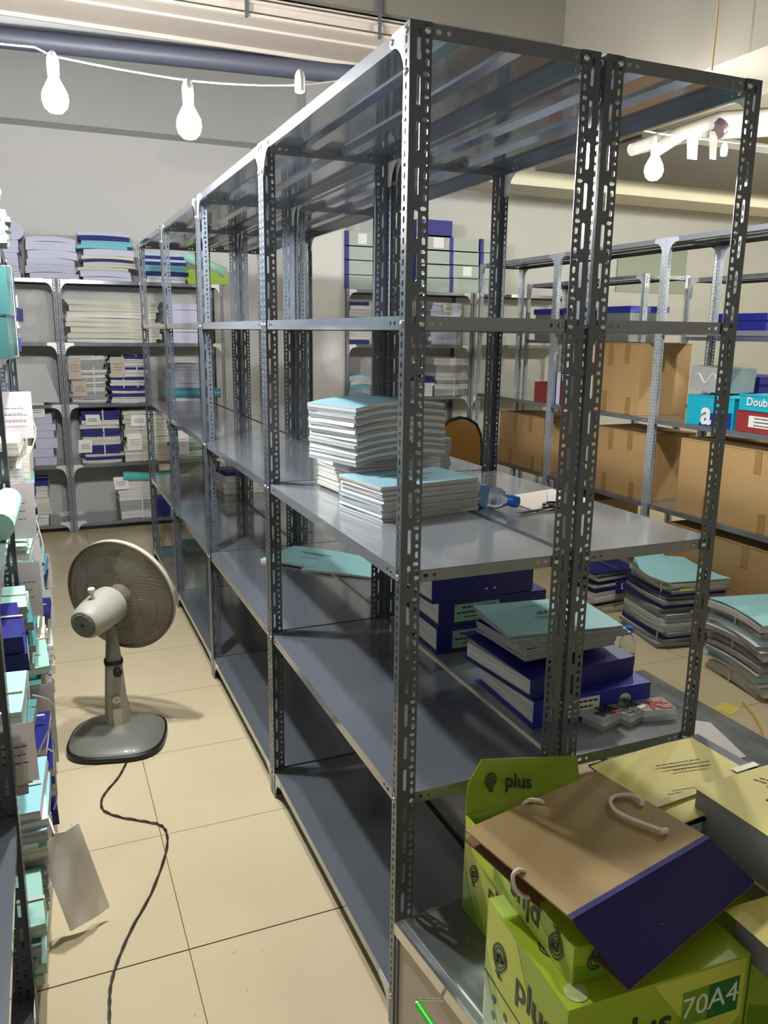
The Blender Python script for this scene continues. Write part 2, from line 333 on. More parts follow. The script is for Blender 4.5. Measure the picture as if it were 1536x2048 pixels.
def overhead():
    beige=mat('duct_beige','#968b80',.6,noise=.04,nscale=3); grey=mat('duct_grey','#8e8e8f',.6,noise=.05,nscale=3); dark=mat('pipe_dark','#3c3e48',.5,noise=.1,nscale=5); white=mat('cable_white','#e6e6e2',.5)
    t=thing('cable_tray','beige metal cable tray under the dark ceiling beam','cable tray',(0,4.5,3.3))
    m=MB(); m.box(-1.4,-.20,0,2.88,.22,.10); m.build('tray_body',beige,t)
    m=MB(); m.box(-1.4,-.225,.0,2.88,-.20,.014); m.box(-1.4,-.225,.062,2.88,-.20,.074); m.box(-1.4,-.09,-.012,2.88,-.075,0); m.box(-1.4,.205,-.02,2.88,.22,0); m.build('tray_rail',mat('tray_edge','#9c948a',.4),t)
    for x in (.35,1.05,1.75):
        m=MB(); m.box(x,-.245,-.01,x+.012,-.226,.9); m.build('hanger_strap',dark,t)
    m=MB(); da,db=at(0,28,2,3.40),at(400,72,2,3.40); pts=[da.lerp(db,-.9+i*.16)+Vector((0,.01*math.sin(i*1.9),.012*math.sin(i*.9))) for i in range(23)]; m.tube(pts,.085,16)
    o=m.build('ventilation_duct',grey,None,True); tag(o,'pale grey round ventilation duct running between the tray and the dark pipe','duct')
    m=MB(); pa,pb=at(0,74,2,3.24),at(400,117,2,3.24); m.tube([pa.lerp(pb,-.9),pa,pb,pa.lerp(pb,2.4)],.052,14); o=m.build('black_pipe',dark,None,True); tag(o,'thick dark grey pipe running across under the ceiling at left','pipe')
    # festoon cable
    W1=[at(0,87,1,3.16),at(8,88,1,3.16),at(70,94,1,3.16),at(104,111,1,3.16)]
    t=thing('festoon_cable','white festoon cable with bulb sockets strung above the racks','cable',(.118,3.16,2.68))
    L=t.matrix_world.inverted()
    def sag(a,b,n,s): 
        a,b=Vector(a),Vector(b); return [a.lerp(b,i/n)-Vector((0,0,s*4*(i/n)*(1-i/n))) for i in range(n+1)]
    P=[Vector((-1.44,3.2,2.9)),Vector((-.62,3.2,2.895)),Vector((-.3,3.18,2.76))]+W1+sag(W1[-1],(.545,3.06,2.643),8,.004)[1:]+sag((.545,3.06,2.643),at(600,170,1,3.06),8,.006)[1:]+sag(at(600,170,1,3.06),(1.16,3.1,2.73),4,0)[1:]+sag((1.16,3.1,2.73),(2.72,3.22,2.72),8,-.01)[1:]+sag((2.72,3.22,2.72),(3.9,3.1,2.72),8,.01)[1:]+sag((3.9,3.1,2.72),(5.1,3.4,2.87),8,.01)[1:]+sag((5.1,3.4,2.87),(6.9,3.6,2.87),8,.01)[1:]+[Vector((9.6,3.8,2.95))]
    m=MB(); m.tube([L@p for p in P],.0032,6); m.build('wire',white,t)
    for P0 in [(b[0],b[1],b[2]) for b in BULBS]+[tuple(at(600,183,1,3.06)+Vector((0,0,-.035)))]:
        m=MB(); x,y,z=P0; T=L@Matrix.Translation((x,y,z+.03)); m.lathe([(.012,0),(.0185,.004),(.0195,.035),(.0185,.055),(.012,.07),(.004,.078),(0,.079)],14,0,T); m.build('socket',mat('socket_white','#dfe3e0',.4),t,True)
    lb=['left glowing bulb above the fan aisle, first on the festoon cable','right glowing bulb of the two above the fan aisle','glowing bulb hanging below the white pipes at the upper right','glowing bulb on the festoon cable just outside the right edge','glowing bulb above the left rack outside the left edge','glowing bulb above the right-hand rack outside the right edge','glowing bulb at the right end of the festoon cable']
    for i,(x,y,z,p) in enumerate(BULBS):
        em=mat('bulb_glow_%d'%i,(.97,.985,1) if i in (0,1,4) else ((1,1,.84) if i==6 else (1,.985,.93)),.3,emit=BULB_W*p)  # last added fill bulb is tinted yellow to colour the far right wall
        m=MB(); m.lathe([(0,-.088),(.021,-.083),(.036,-.068),(.043,-.046),(.040,-.022),(.029,0),(.018,.02),(.0155,.036)],20); o=m.build('light_bulb',em,None,True,Matrix.Translation((x,y,z)))
        tag(o,lb[i],'light bulb','bulbs on the festoon cable')
    # wrapped pipes upper right
    pw=mat('pipe_wrap','#a8a59c',.7,noise=.08,nscale=12)
    t=thing('insulated_pipe','white wrapped pipes with hanging cloth ends at the upper right','pipe',(3.4,4.2,2.95))
    a=at(1262,300,1,4.2); b_=at(1400,262,1,4.2); c_=at(1600,252,1,4.2)
    L=t.matrix_world.inverted()
    m=MB(); m.tube([L@a,L@(a.lerp(b_,.5)+Vector((0,0,.01))),L@b_,L@c_],[.035,.05,.055,.055],12); m.build('pipe',pw,t,True)
    m=MB(); m.tube([L@at(1310,300,1,4.15),L@at(1360,268,1,4.15),L@at(1440,238,1,4.15),L@at(1600,225,1,4.15)],.045,12); m.build('pipe',pw,t,True)
    m=MB(); m.tube([L@at(1432,262,1,4.12),L@at(1442,252,1,4.12)],.056,12); m.build('band',mat('pipe_band','#5a4a50',.5),t,True)
    for x0,x1,yy in ((1375,1398,320),(1420,1436,320)):
        p=[at(x0,262,1,4.13),at(x1,262,1,4.13),at(x1-4,yy,1,4.13),at(x0,yy-2,1,4.13)]; m=MB(); m.prism([L@q for q in p],(0,.006,0)); m.build('cloth_end',pw,t)
    p=at(1448,300,1,4.1); m=MB(); m.lathe([(0,-.04),(.02,-.035),(.024,0),(.016,.035),(0,.045)],12,0,L@Matrix.Translation(p)); m.build('empty_socket',PLASW,t,True)
    m=MB(); m.box(3.6,4.4,2.6,9.0,5.6,2.66); 
    o=m.build('air_duct',mat('duct_panel','#6a655a',.6,noise=.03,nscale=3),None,False,Matrix.Translation((0,0,.42))); tag(o,'flat beige duct panel below the ceiling at far right','duct')
    p=at(1519,150,1,3.1); m=MB(); m.box(-.035,0,0,.03,.09,.15); o=m.build('junction_box',mat('black_box','#17181c',.5),None,False,Matrix.Translation(p)); tag(o,'black box under the concrete beam at the upper right corner','junction box')
    m=MB(); m.tube([at(1438,-12,1,2.9),at(1432,60,1,2.9),at(1424,142,1,2.9)],.004,6); o=m.build('hanging_cord',mat('cord_tan','#a5895c',.6)); tag(o,'thin tan cord hanging from the ceiling at the upper right','cord')
overhead()
# ------------------------------------------------------------------ shelving
LV=[2.4145,1.838,1.2615,.685,.1085]; Wd=.467; BAY=1.2025; L1=1.1985; X0=.734; Y0=1.623
lab=['nearest','second','third','farthest']
def n_of(i): return 12 if i<2 else 8
for i in range(4):
    rack('shelving_unit','dark grey perforated steel shelving, %s bay of the left-hand row beside the fan'%lab[i],Matrix.Translation((X0,Y0+i*BAY,0)),Wd,L1,LV[0]+.0,LV,n_of(i),'steel racks of the double row',bolts=2 if i<2 else 1,shelf_mats={2:DUSTY if i==0 else STEEL2})
for i in range(4):
    rack('shelving_unit','dark grey perforated steel shelving, %s bay of the adjoining right-hand row'%lab[i],Matrix.Translation((X0+Wd+.0144,Y0+i*BAY,0)),Wd,L1,LV[0],LV,n_of(i),'steel racks of the double row',bolts=2 if i==0 else 0,shelf_mats={2:DUSTY,3:DUSTY})
CX=3.75; CY=[1.87,3.07,4.27,5.47]
for i,y in enumerate(CY):
    rack('shelving_unit','pale grey steel rack beyond the right aisle, %s bay'%['frame-edge','cardboard-box and cyan-box','large cardboard-box','farthest'][i],Matrix.Translation((CX,y,0)),Wd,1.1965,LV[0],LV,8,'steel racks beyond the right aisle',steel=STEELC,brk=STEELC)
LB=[2.21,1.685,1.155,.62,.085]
for (x0,L,w) in ((.19,1.41,'right bay of the two facing the fan aisle'),(-1.225,1.41,'left bay behind the left rack')):
    rack('shelving_unit','grey steel back-wall rack of tied bundles, '+w,Matrix.Translation((x0+L,7.58,0))@Matrix.Rotation(PI/2,4,'Z'),.46,L,LB[0]+.004,LB,8,'steel racks against the back wall',steel=STEELB,gus='all')
for (x0,L,w) in ((2.80,1.40,'bay of box files beside the column'),(4.21,1.41,'bay behind the right-hand racks')):
    rack('shelving_unit','grey steel back-wall rack right of the column, '+w,Matrix.Translation((x0+L,7.58,0))@Matrix.Rotation(PI/2,4,'Z'),.46,L,LB[0]+.004,LB,8,'steel racks against the back wall',steel=STEELB,gus='all')
for i,y in enumerate((.8,2.0025,3.205,4.4075)):
    rack('shelving_unit','grey steel rack along the left edge, %s bay'%['nearest, empty','second','third','farthest'][i],Matrix.Translation((-.128-.467,y,0)),.467,1.1985,LB[0]+.004,LB,12 if i<2 else 8,'steel racks along the left edge')
rack('shelving_unit','pale rack behind the right-hand rack, far bay with grey crates',Matrix.Translation((4.5,5.33,0)),.467,1.71,2.285,[2.28,1.75,1.22,.69,.1],8,'racks behind the right-hand rack',steel=STEELC)
rack('shelving_unit','pale rack behind the right-hand rack, near bay with blue crates',Matrix.Translation((4.75,3.72,0)),.467,1.4,2.25,[2.245,1.80,1.27,.7,.1],8,'racks behind the right-hand rack',steel=STEELC)
# ------------------------------------------------------------------ paper goods
def slab_mesh(w,d,h,cov,pag,seed=0,bow=0,curl=0,under=None,name='report'):
    "booklet: cover slots 0 (top), 1 (leaf edges), 2 (underside); bow sags across x, curl lifts one corner"
    key=('slab',round(w,3),round(d,3),round(h,4),cov.name,pag.name,seed,round(bow,3),round(curl,3),under.name if under else '')
    if key in MATS: return MATS[key]
    r=random.Random(seed*13+5); nx,ny=8,3; mb=MB(); V=[]
    fu=lambda u,v: bow*(4*u*(1-u)-.5)*1.0 + curl*max(0,u-.55)**2*max(0,v-.3)*8
    jx=[r.uniform(-.0015,.0015) for _ in range(4)]; sk=r.uniform(-.004,.004)
    for k in (0,1):
        for j in range(ny+1):
            for i in range(nx+1):
                u,v=i/nx,j/ny; V.append(((u-.5)*w+sk*k+jx[j%4],(v-.5)*d+jx[(i+k)%4],h*k+fu(u,v)))
    mb.v=V; n=(nx+1)*(ny+1); I=lambda i,j,k: k*n+j*(nx+1)+i
    for j in range(ny):
        for i in range(nx):
            mb.f.append((I(i,j,1),I(i+1,j,1),I(i+1,j+1,1),I(i,j+1,1))); mb.m.append(0)
            mb.f.append((I(i,j,0),I(i,j+1,0),I(i+1,j+1,0),I(i+1,j,0))); mb.m.append(2)
    for i in range(nx):
        mb.f.append((I(i,0,0),I(i+1,0,0),I(i+1,0,1),I(i,0,1))); mb.m.append(1); mb.f.append((I(i+1,ny,0),I(i,ny,0),I(i,ny,1),I(i+1,ny,1))); mb.m.append(1)
    for j in range(ny):
        mb.f.append((I(0,j+1,0),I(0,j,0),I(0,j,1),I(0,j+1,1))); mb.m.append(1); mb.f.append((I(nx,j,0),I(nx,j+1,0),I(nx,j+1,1),I(nx,j,1))); mb.m.append(1)
    me=mb.mesh(name,[cov,pag,under or cov]); MATS[key]=me; return me
def print_lines(parent,w,d,z,rows,rz=0,m=None,cx=0,cy=0,name='printed_text',seed=1):
    "illegible print: rows of short dark dashes lying on the cover"
    r=random.Random(seed); mb=MB()
    for (y,x0,x1,hh) in rows:
        x=x0
        while x<x1:
            l=r.uniform(.006,.018)*hh/.005; l=min(l,x1-x)
            mb.box(x,y-hh/2,0,x+l*.8,y+hh/2,.0004); x+=l
    return mb.build(name,m or INK,parent,False,TR(cx,cy,z,rz))
PLAV=pages('lavender_edges','#c9cadf',.86); PCY=pages('cyan_edges','#7cc0cf',.8); PNV=pages('navy_edges','#2a2e78',.7); PGR=pages('green_edges','#bcd3c0',.75); PSK=pages('sky_edges','#b9cfe0',.82)
PAL={'blue':[(CYAN,PSK),(CYAN,PAGEW),(SKY,PCY),(CYAN,PSK),(NAVY,PNV)],'white':[(WHITE,PAGEW),(WHITE,PAGEG)],'mix':[(CYAN,PAGEW),(NAVY,PNV),(WHITE,PAGEW),(MINT,PAGEC),(CYAN,PAGEG)],
 'navy':[(NAVY,PNV),(NAVYD,PAGEG),(CYAN,PAGEW),(NAVY,PAGEW)],'cream':[(CREAM,PAGEC),(CREAM,PAGEC),(WHITE,PAGEW)],'green':[(MINT,PGR),(TEALG,PAGEG),(MINT,PAGEC),(MINT,PGR)],'lav':[(LAV,PLAV)],'cyanhi':[(CYAN,PAGEG),(CYAN,PAGEW),(NAVY,PNV),(CYAN,PCY),(LAV,PLAV)],
 'floor':[(CYAN,PAGEW),(WHITE,PAGEG),(WHITE,PAGEW),(CYAN,PSK),(GREYP,PAGEG),(WHITE,PAGEW),(NAVYD,PNV),(WHITE,PAGEG)],
 'navyw':[(NAVY,PNV),(WHITE,PAGEW),(NAVYD,PAGEW),(CREAM,PAGEC)]}
def sheet_mesh(w,h,m,curve=.02,seed=0,th=.0008,name='paper_tag',n=8,wr=0):
    "hanging sheet: x across, z down from 0, bulging along +y"
    mb=MB(); r=random.Random(seed); V=[]; a,b=n,n
    ph=r.uniform(0,6)
    for k in (0,1):
        for j in range(b+1):
            for i in range(a+1):
                u,v=i/a,j/b; y=curve*math.sin(v*1.6)**1*(.6+.4*math.sin(u*3+ph))+wr*math.sin(u*7+v*5+ph)*math.sin(v*6+ph)
                V.append(((u-.5)*w+.1*w*v*math.sin(ph),y+k*th,-v*h))
    mb.v=V; N=(a+1)*(b+1)
    for k in (0,1):
        for j in range(b):
            for i in range(a): q=[k*N+j*(a+1)+i,k*N+j*(a+1)+i+1,k*N+(j+1)*(a+1)+i+1,k*N+(j+1)*(a+1)+i]; mb.f.append(tuple(q if k else q[::-1])); mb.m.append(0)
    edge=[(i,0) for i in range(a)]+[(a,j) for j in range(b)]+[(a-i,b) for i in range(a)]+[(0,b-j) for j in range(b)]
    ids=[j*(a+1)+i for i,j in edge]
    for q in range(len(ids)): i,j=ids[q],ids[(q+1)%len(ids)]; mb.f.append((i,j,N+j,N+i)); mb.m.append(0)
    me=mb.mesh(name,m); 
    for p in me.polygons: p.use_smooth=True
    me.set_sharp_from_angle(angle=R(40)); return me
def strap(parent,w,d,h,axis,off,ww=.012,m=None,z0=0,name='strap'):
    m=m or TAPE; mb=MB(); t=.0012; e=.003
    P=[(-w/2-e,z0),( w/2+e,z0),(w/2+e,h+e),(w*.1,h+e+.003),(-w/2-e,h+e)] if axis=='x' else [(-d/2-e,z0),(d/2+e,z0),(d/2+e,h+e),(0,h+e+.003),(-d/2-e,h+e)]
    for i in range(len(P)):
        a,b=P[i],P[(i+1)%len(P)]
        if axis=='x': A=[Vector((a[0],off-ww/2,a[1])),Vector((b[0],off-ww/2,b[1]))]; D=Vector((0,ww,0))
        else: A=[Vector((off-ww/2,a[0],a[1])),Vector((off-ww/2,b[0],b[1]))]; D=Vector((ww,0,0))
        n=(A[1]-A[0]).cross(D).normalized()*t
        mb.prism([A[0],A[1],A[1]+n,A[0]+n],D)
    return mb.build(name,m,parent)
def bundle(label,x,y,z,w,d,h,rz=0,pal='mix',n=None,tags=(),straps=(('x',0),),group=None,bow=0,seed=None,fold=0,lean=0,jit=.012,th=None,cat='paper bundle',T=None,name='paper_bundle',strapm=None,seq=None):
    sd=seed if seed is not None else rnd.randrange(999); r=random.Random(sd)
    t=thing(name,label,cat,T=T if T is not None else TR(x,y,z,rz,0,lean),group=group)
    th=th or .022; n=len(seq) if seq else (n or max(2,int(h/th))); zz=.001; hs=[r.uniform(.6,1.4) for _ in range(n)]; s=(h-.002)/sum(hs)
    P=PAL[pal]
    for i in range(n):
        c,p=P[r.randrange(len(P))]; hh=hs[i]*s
        if i==n-1: c,p=P[0]
        if seq: c,p=seq[i]
        me=slab_mesh(w*r.choice((1,.97,.94)),d*r.choice((1,.97)),round(hh*.97,3)+.0001,c,p,r.randrange(4),bow+r.choice((-.004,0,.003)),0,None,'booklet')
        obj('booklet',me,t,TR(r.uniform(-jit,jit),r.uniform(-jit,jit),zz,r.uniform(-.07,.07))); zz+=hh
    if fold:   # folded-over block on top
        mb=MB(); pts=[]
        for k in range(9): a=-PI/2+PI*k/8; pts.append((w*.42+fold*math.cos(a),-d*.46,h+fold+.002+fold*math.sin(a)))
        pts=[(-w*.42,-d*.46,h+.002)]+pts+[(-w*.42,-d*.46,h+.002+2*fold)]
        mb.prism(pts,(0,d*.92,0)); mb.build('folded_sheets',P[0][1],t,True)
    for ax,off in straps: strap(t,w*.96,d*.96,h+2*fold if fold else h,ax,off,m=strapm)
    for k,tg in enumerate(tags):  # (x, z, width, height, material, side)
        tx,tz,tw,thh,tm,side=tg
        me=sheet_mesh(tw,thh,tm,-.012,sd+k)
        o=obj('paper_tag',me,t,Matrix.Rotation({'f':0,'r':PI/2,'l':-PI/2}[side],4,'Z')@Matrix.Translation((tx,-(d if side=='f' else w)/2-.014,tz)))
        print_tag(o,tw,thh,sd+k)
    return t
def print_tag(o,w,h,seed):
    r=random.Random(seed); mb=MB()
    for k in range(3):
        y=-h*(.35+.14*k); x=-w*.3
        while x<w*.28: l=r.uniform(.01,.02); mb.box(x,-.016,y-.0015,x+l*.8,-.0155,y+.0015); x+=l
    me=mb.mesh('handwriting',INK); q=obj('handwriting',me,o)
def pile(fmt,cat,group,n,w,d,x,y,z,h,rz=0,pal=None,covers=None,bow=0,seed=1,jit=.004,name='report',drz=.02,curl=0):
    "loose pile: every booklet is a thing of its own; fmt % ordinal"
    r=random.Random(seed); zz=z+.0008; hs=[r.uniform(.8,1.2) for _ in range(n)]; s=(h-.001)/sum(hs); out=[]
    for i in range(n):
        hh=hs[i]*s; c,p=(covers[i%len(covers)] if covers else PAL[pal][r.randrange(len(PAL[pal]))])
        me=slab_mesh(w,d,round(hh-.0006,4),c,p,r.randrange(5),bow,curl if i==n-1 else 0,NAVYD if c is NAVYD else None,name)
        o=obj(name,me,None,TR(x+r.uniform(-jit,jit),y+r.uniform(-jit,jit),zz,rz+r.uniform(-drz,drz))); zz+=hh
        tag(o,fmt%ordn(n-1-i),cat,group); out.append(o)
    return out
A4W,A4D=.357,.253
# third shelf of the near bays: three piles of blue reports
BG=mat('blue_report_cover','#86aebb',.5,noise=.03)
L3=1.2615
p=pile('blue-covered report, %s of the front pile on the third shelf','report','reports in the front pile',15,A4W,A4D,1.045,2.255,L3,.105,R(9),covers=[(BG,PAGEW)],seed=3)
print_lines(p[-1],0,0,.0075,[(.03,-.07,.07,.006),(.01,-.10,.10,.004),(-.06,-.03,.03,.003)],0,seed=4)
p=pile('pale report, %s of the rear pile under the sagging one','report','reports in the rear pile',12,A4W,A4D,1.085,2.60,L3,.125,R(6),covers=[(WHITE,PAGEW),(CREAM,PAGEC),(WHITE,PAGEW)],seed=5,jit=.008)
PT=pile('grey-blue report, %s of the sagging upper pile','report','reports in the sagging pile',16,A4W+.02,A4D+.01,1.035,2.50,L3+.135,.185,R(16),covers=[(BG,PAGEG),(BG,PAGEW)],seed=6,bow=.016,jit=.003)
p=pile('grey report, %s of the pile behind, at the shelf edge','report','reports in the pile at the shelf edge',9,.22,.30,1.275,2.80,L3,.16,R(4),covers=[(YEL,PAGEG),(GREYP,PAGEG),(BG,PAGEG)],seed=8,jit=.006)
# fourth shelf: two blue reports lying flat
o=obj('report',slab_mesh(.40,.30,.012,CYAN,PAGEW,2,.004,0,NAVY),None,TR(1.19,3.72,.687,R(-50))); tag(o,'cyan report with dark blue back lying on the fourth shelf, upper of two','report','reports lying on the fourth shelf')
print_lines(o,0,0,.016,[(.05,-.09,.09,.006),(.03,-.06,.06,.004),(-.03,-.05,.05,.004)],0,seed=9)
o=obj('report',slab_mesh(.40,.30,.012,CYAN,PAGEW,3,.004,0,NAVY),None,TR(1.33,3.52,.686,R(-42))); o.location.z=.6862; tag(o,'cyan report partly under another on the fourth shelf, lower of two','report','reports lying on the fourth shelf')

# ---- lever-arch binders
def binder(label,T,w=.385,d=.345,h=.088,board=None,labelside=True,gap=0,ring=True,group='lever arch binders',lblm=None):
    "lies flat: spine on -y side, length along x"
    board=board or NAVY; t=thing('binder',label,'binder',T=T,group=group); e=.003
    mb=MB(); mb.box(-w/2,-d/2,.0,w/2,d/2,e); mb.build('lower_cover',board,t)
    mb=MB(); mb.box(-w/2,-d/2,e,w/2,-d/2+e,h-e); mb.build('spine',board,t)
    mb=MB(); mb.prism([(-w/2,-d/2,h-e),(w/2,-d/2,h-e),(w/2,d/2,h-e+gap),(-w/2,d/2,h-e+gap)],(0,0,e)); mb.build('upper_cover',board,t)
    mb=MB(); mb.box(-w/2+.014,-d/2+.02,e+.001,w/2-.014,d/2-.012,h-e-.008); mb.build('papers',PAGEW,t)
    if ring:
        mb=MB(); mb.lathe([(.018,0),(.023,.001),(.023,.002),(.017,.0025)],20,0,Matrix.Translation((w*.27,-d/2-.0002,h/2))@Matrix.Rotation(PI/2,4,'X')); mb.build('finger_ring',BOLT,t,True)
        mb=MB(); mb.lathe([(.0172,0),(.0001,.0028)],16,0,Matrix.Translation((w*.27,-d/2-.0003,h/2))@Matrix.Rotation(PI/2,4,'X')); mb.build('finger_hole',NAVYD,t)
    if labelside:
        mb=MB(); mb.box(-w*.36,-d/2-.0012,h*.16,w*.05,-d/2-.0002,h*.84); q=mb.build('spine_label',lblm or WHITE,t)
        print_lines(q,0,0,0,[(h*.2,-.09,.05,.006),(0,-.11,.03,.006),(-h*.17,-.08,.04,.004)],0,seed=int(abs(T.translation.x)*100),cx=-w*.155+.03,cy=0,name='printed_text').matrix_local=Matrix.Translation((-w*.155+.03,-d/2-.0013,h/2))@Matrix.Rotation(PI/2,4,'X')
    return t
Z4=.685
GL=mat('green_label','#8fc0ae',.6)
# rear group on the fourth shelf of the left row (spines facing the camera)
for k,(lb,zz,xx) in enumerate((('navy binder with green spine label, lowest of the rear stack',Z4,1.45),('navy binder with green spine label, middle of the rear stack',Z4+.098,1.455))):
    binder(lb,TR(xx,2.56,zz+.001,R(-1)),.44,.34,.096,lblm=GL,ring=False)
b_=binder('plain navy binder lying on top of the rear stack',TR(1.40,2.55,Z4+.198,R(2)),.42,.33,.085,labelside=False,ring=False)
mb=MB(); 
for q in (-.02,.015): mb.lathe([(.005,0),(.004,.002),(0,.0025)],10,0,Matrix.Translation((q+.03,-.165,.03))@Matrix.Rotation(PI/2,4,'X'))
mb.build('rivet',BOLT,b_)
# stack on the fourth shelf across the right row
PXb=1.452; PYb=1.97
b1=binder('blue binder with white label and steel finger ring, lowest of the front stack',TR(PXb,PYb,Z4+.001,R(-2)),.41,.36,.085,BLUE)
b2=binder('navy binder with red page marker, second of the front stack',TR(PXb-.035,PYb+.035,Z4+.088,R(5)),.40,.36,.062,NAVY,labelside=False,ring=False,gap=.02)
mb=MB(); mb.box(.02,-.165,.03,.17,-.1655,.036); mb.box(.06,-.163,.022,.12,-.167,.032); mb.build('page_marker',mat('red_marker','#c0304a',.6),b2)
mb=MB(); mb.box(-.1,-.166,.046,.19,-.164,.049); mb.build('green_divider',mat('green_divider','#5fa060',.6),b2)
zt=Z4+.176
pile('grey report, %s of the papers on the navy binder','report','reports on the front binder stack',3,A4W-.02,A4D+.02,PXb-.035,PYb+.045,zt,.042,R(3),covers=[(NAVY,PAGEG),(WHITE,PAGEG)],seed=11)
p=pile('cyan report, %s of the front binder stack','report','cyan reports on the front binder stack',4,A4W+.02,A4D+.03,PXb-.03,PYb+.03,zt+.043,.038,R(-4),covers=[(CYAN,PAGEG)],seed=12,jit=.012,drz=.06,curl=0)
print_lines(p[-1],0,0,.0118,[(.02,-.02,.02,.012),(-.02,-.05,.04,.003),(-.03,-.04,.05,.003),(.08,-.05,.05,.003)],0,seed=13)
# teal files behind the stack
pile('teal folder, %s of the pile behind the binders','folder','teal folders behind the binders',4,.24,.22,1.56,2.98,Z4,.20,R(12),covers=[(TEALG,PAGEG),(CYAN,PAGEW),(SKY,PAGEW)],seed=14,name='folder')
# ---- three clear cases of pins
CLEAR=mat('clear_plastic','#e4e9ea',.15,alpha=.42,coat=.6); 
for i,(px,py,lb,cc) in enumerate(((1207,1443,'clear plastic case of pins, left of three on the fourth shelf','#3c3f45'),(1258,1435,'clear plastic case of pins, middle of three on the fourth shelf','#566064'),(1307,1430,'clear plastic case with red contents, right of three on the fourth shelf','#b8352f'))):
    P=at(px,py,2,Z4); t=thing('pin_case',lb,'plastic case',P,R(18 if i<2 else -12),group='pin cases on the fourth shelf')
    mb=MB(); mb.box(-.055,-.038,.001,.055,.038,.018); mb.build('tray',CLEAR,t)
    mb=MB(); mb.prism([(-.057,-.040,.0185),(.057,-.040,.0185),(.052,-.034,.034),(-.052,-.034,.034)],(0,.08,0)); mb.build('lid',CLEAR,t)
    mb=MB(); r=random.Random(i)
    for k in range(26): a=r.uniform(0,PI); x,y=r.uniform(-.035,.035),r.uniform(-.022,.022); mb.box(-.012,-.0012,0,.012,.0012,.0024,0,TR(x,y,.036 if k<0 else .0345+.0003*k*.1,a))
    mb.build('pins',mat('pins_%d'%i,cc,.4,.3),t)
    mb=MB(); mb.box(.012,-.03,.0345,.045,-.014,.037); mb.build('label_card',mat('red_card','#b8302c',.5) if i!=1 else WHITE,t)
# ---- bottles
WATER=mat('clear_pet','#e6f2fb',.06,trans=.92,ior=1.25); CAPB=mat('blue_cap','#1262c8',.4); LBL=mat('blue_label','#3c7fbd',.4,noise=.5,nscale=30)
def bottle(label,T):
    t=thing('water_bottle',label,'water bottle',T=T)
    mb=MB(); mb.lathe([(0,.004),(.02,.0),(.033,.006),(.036,.02),(.034,.035),(.036,.05),(.036,.105),(.034,.115),(.036,.125),(.033,.155),(.02,.185),(.0155,.195),(.0155,.208)],24); mb.build('bottle_body',WATER,t,True)
    mb=MB(); mb.lathe([(.0363,.06),(.0368,.061),(.0368,.10),(.0363,.101)],24); mb.build('bottle_label',LBL,t,True)
    mb=MB(); mb.lathe([(.0185,.20),(.019,.202),(.019,.222),(.0175,.225),(0,.2255)],20); mb.build('cap',CAPB,t,True)
A=Vector((1.235,2.275,L3+.0375)); B=Vector((1.315,2.09,L3+.0375)); q=(B-A).to_track_quat('Z','X').to_matrix().to_4x4()
bottle('clear water bottle with blue cap lying on the third shelf',Matrix.Translation(A)@q)
# ---- envelopes and scissors on the third shelf
def flat(label,pts,z,m,cat,th=.0012,name='paper_sheet',group=None,lift=None):
    mb=MB(); c=sum((Vector((p[0],p[1],0)) for p in pts),Vector())/len(pts); mb.prism([Vector((p[0]-c[0],p[1]-c[1],(lift[i] if lift else 0))) for i,p in enumerate(pts)],(0,0,th)); o=mb.build(name,m,None,False,Matrix.Translation((c[0],c[1],z+.0006))); return tag(o,label,cat,group)
PINK=mat('cream_card','#efe0d8',.7)
flat('large cream envelope lying on the third shelf behind the scissors',[(1.395,2.30),(1.66,2.37),(1.675,2.17),(1.40,2.06)],L3,PINK,'envelope',name='envelope')
flat('second cream sheet sticking out under the envelope',[(1.52,2.19),(1.63,2.36),(1.678,2.15),(1.53,2.09)],L3+.002,WHITE,'paper',name='paper_sheet')
sc=thing('scissors','open black-handled scissors lying on the envelope','scissors',(1.44,2.085,L3+.005),R(18))
SB=mat('scissor_steel','#3a3d42',.3,.8); SH=mat('scissor_handle','#161618',.45)
for s in (-1,1):
    mb=MB(); mb.prism([(0,0,.001*s),(-.13,.012*s,.001*s),(-.125,.002*s,.001*s),(-.02,-.008*s,.001*s)],(0,0,.0015)); mb.build('blade',SB,sc)
    mb=MB(); mb.tube([(.055+.032*math.cos(a),s*.022+.017*math.sin(a),.004) for a in [2*PI*k/14 for k in range(14)]],.0042,6,closed=True); mb.tube([(-.01,0,.003),(.025,s*.012,.004)],.004,6); mb.build('handle',SH,sc,True)
# ------------------------------------------------------------------ foreground: metal cabinet with cartons, folder and reams
GALV=mat('galvanised_top','#8b9090',.3,.75,.5,noise=.25,nscale=14,stretch=(1,.35,1),rvar=.12)
CHROME=mat('polished_trim','#d9d9d4',.16,.9); PANEL=mat('beige_panel','#cbbcae',.5,noise=.03)
CZ=.37; ca=R(6)
cab=thing('cabinet','low metal-topped cabinet with green-sleeved handle in the bottom foreground','cabinet',(.716,1.572,0),ca)
mb=MB(); mb.box(.006,-.96,.03,.49,-.008,CZ-.03); mb.build('cabinet_body',PANEL,cab)
mb=MB(); mb.box(.0,-.98,CZ-.006,.50,0,CZ); mb.build('top_sheet',GALV,cab)
mb=MB(); mb.box(-.004,-.98,CZ-.03,.010,0,CZ-.006); mb.box(-.004,-.98,CZ-.006,.004,0,CZ+.003); mb.box(.022,-.98,CZ,.028,0,CZ+.002); mb.box(-.004,-.004,CZ-.03,.50,.004,CZ+.001); mb.build('trim_rail',CHROME,cab)
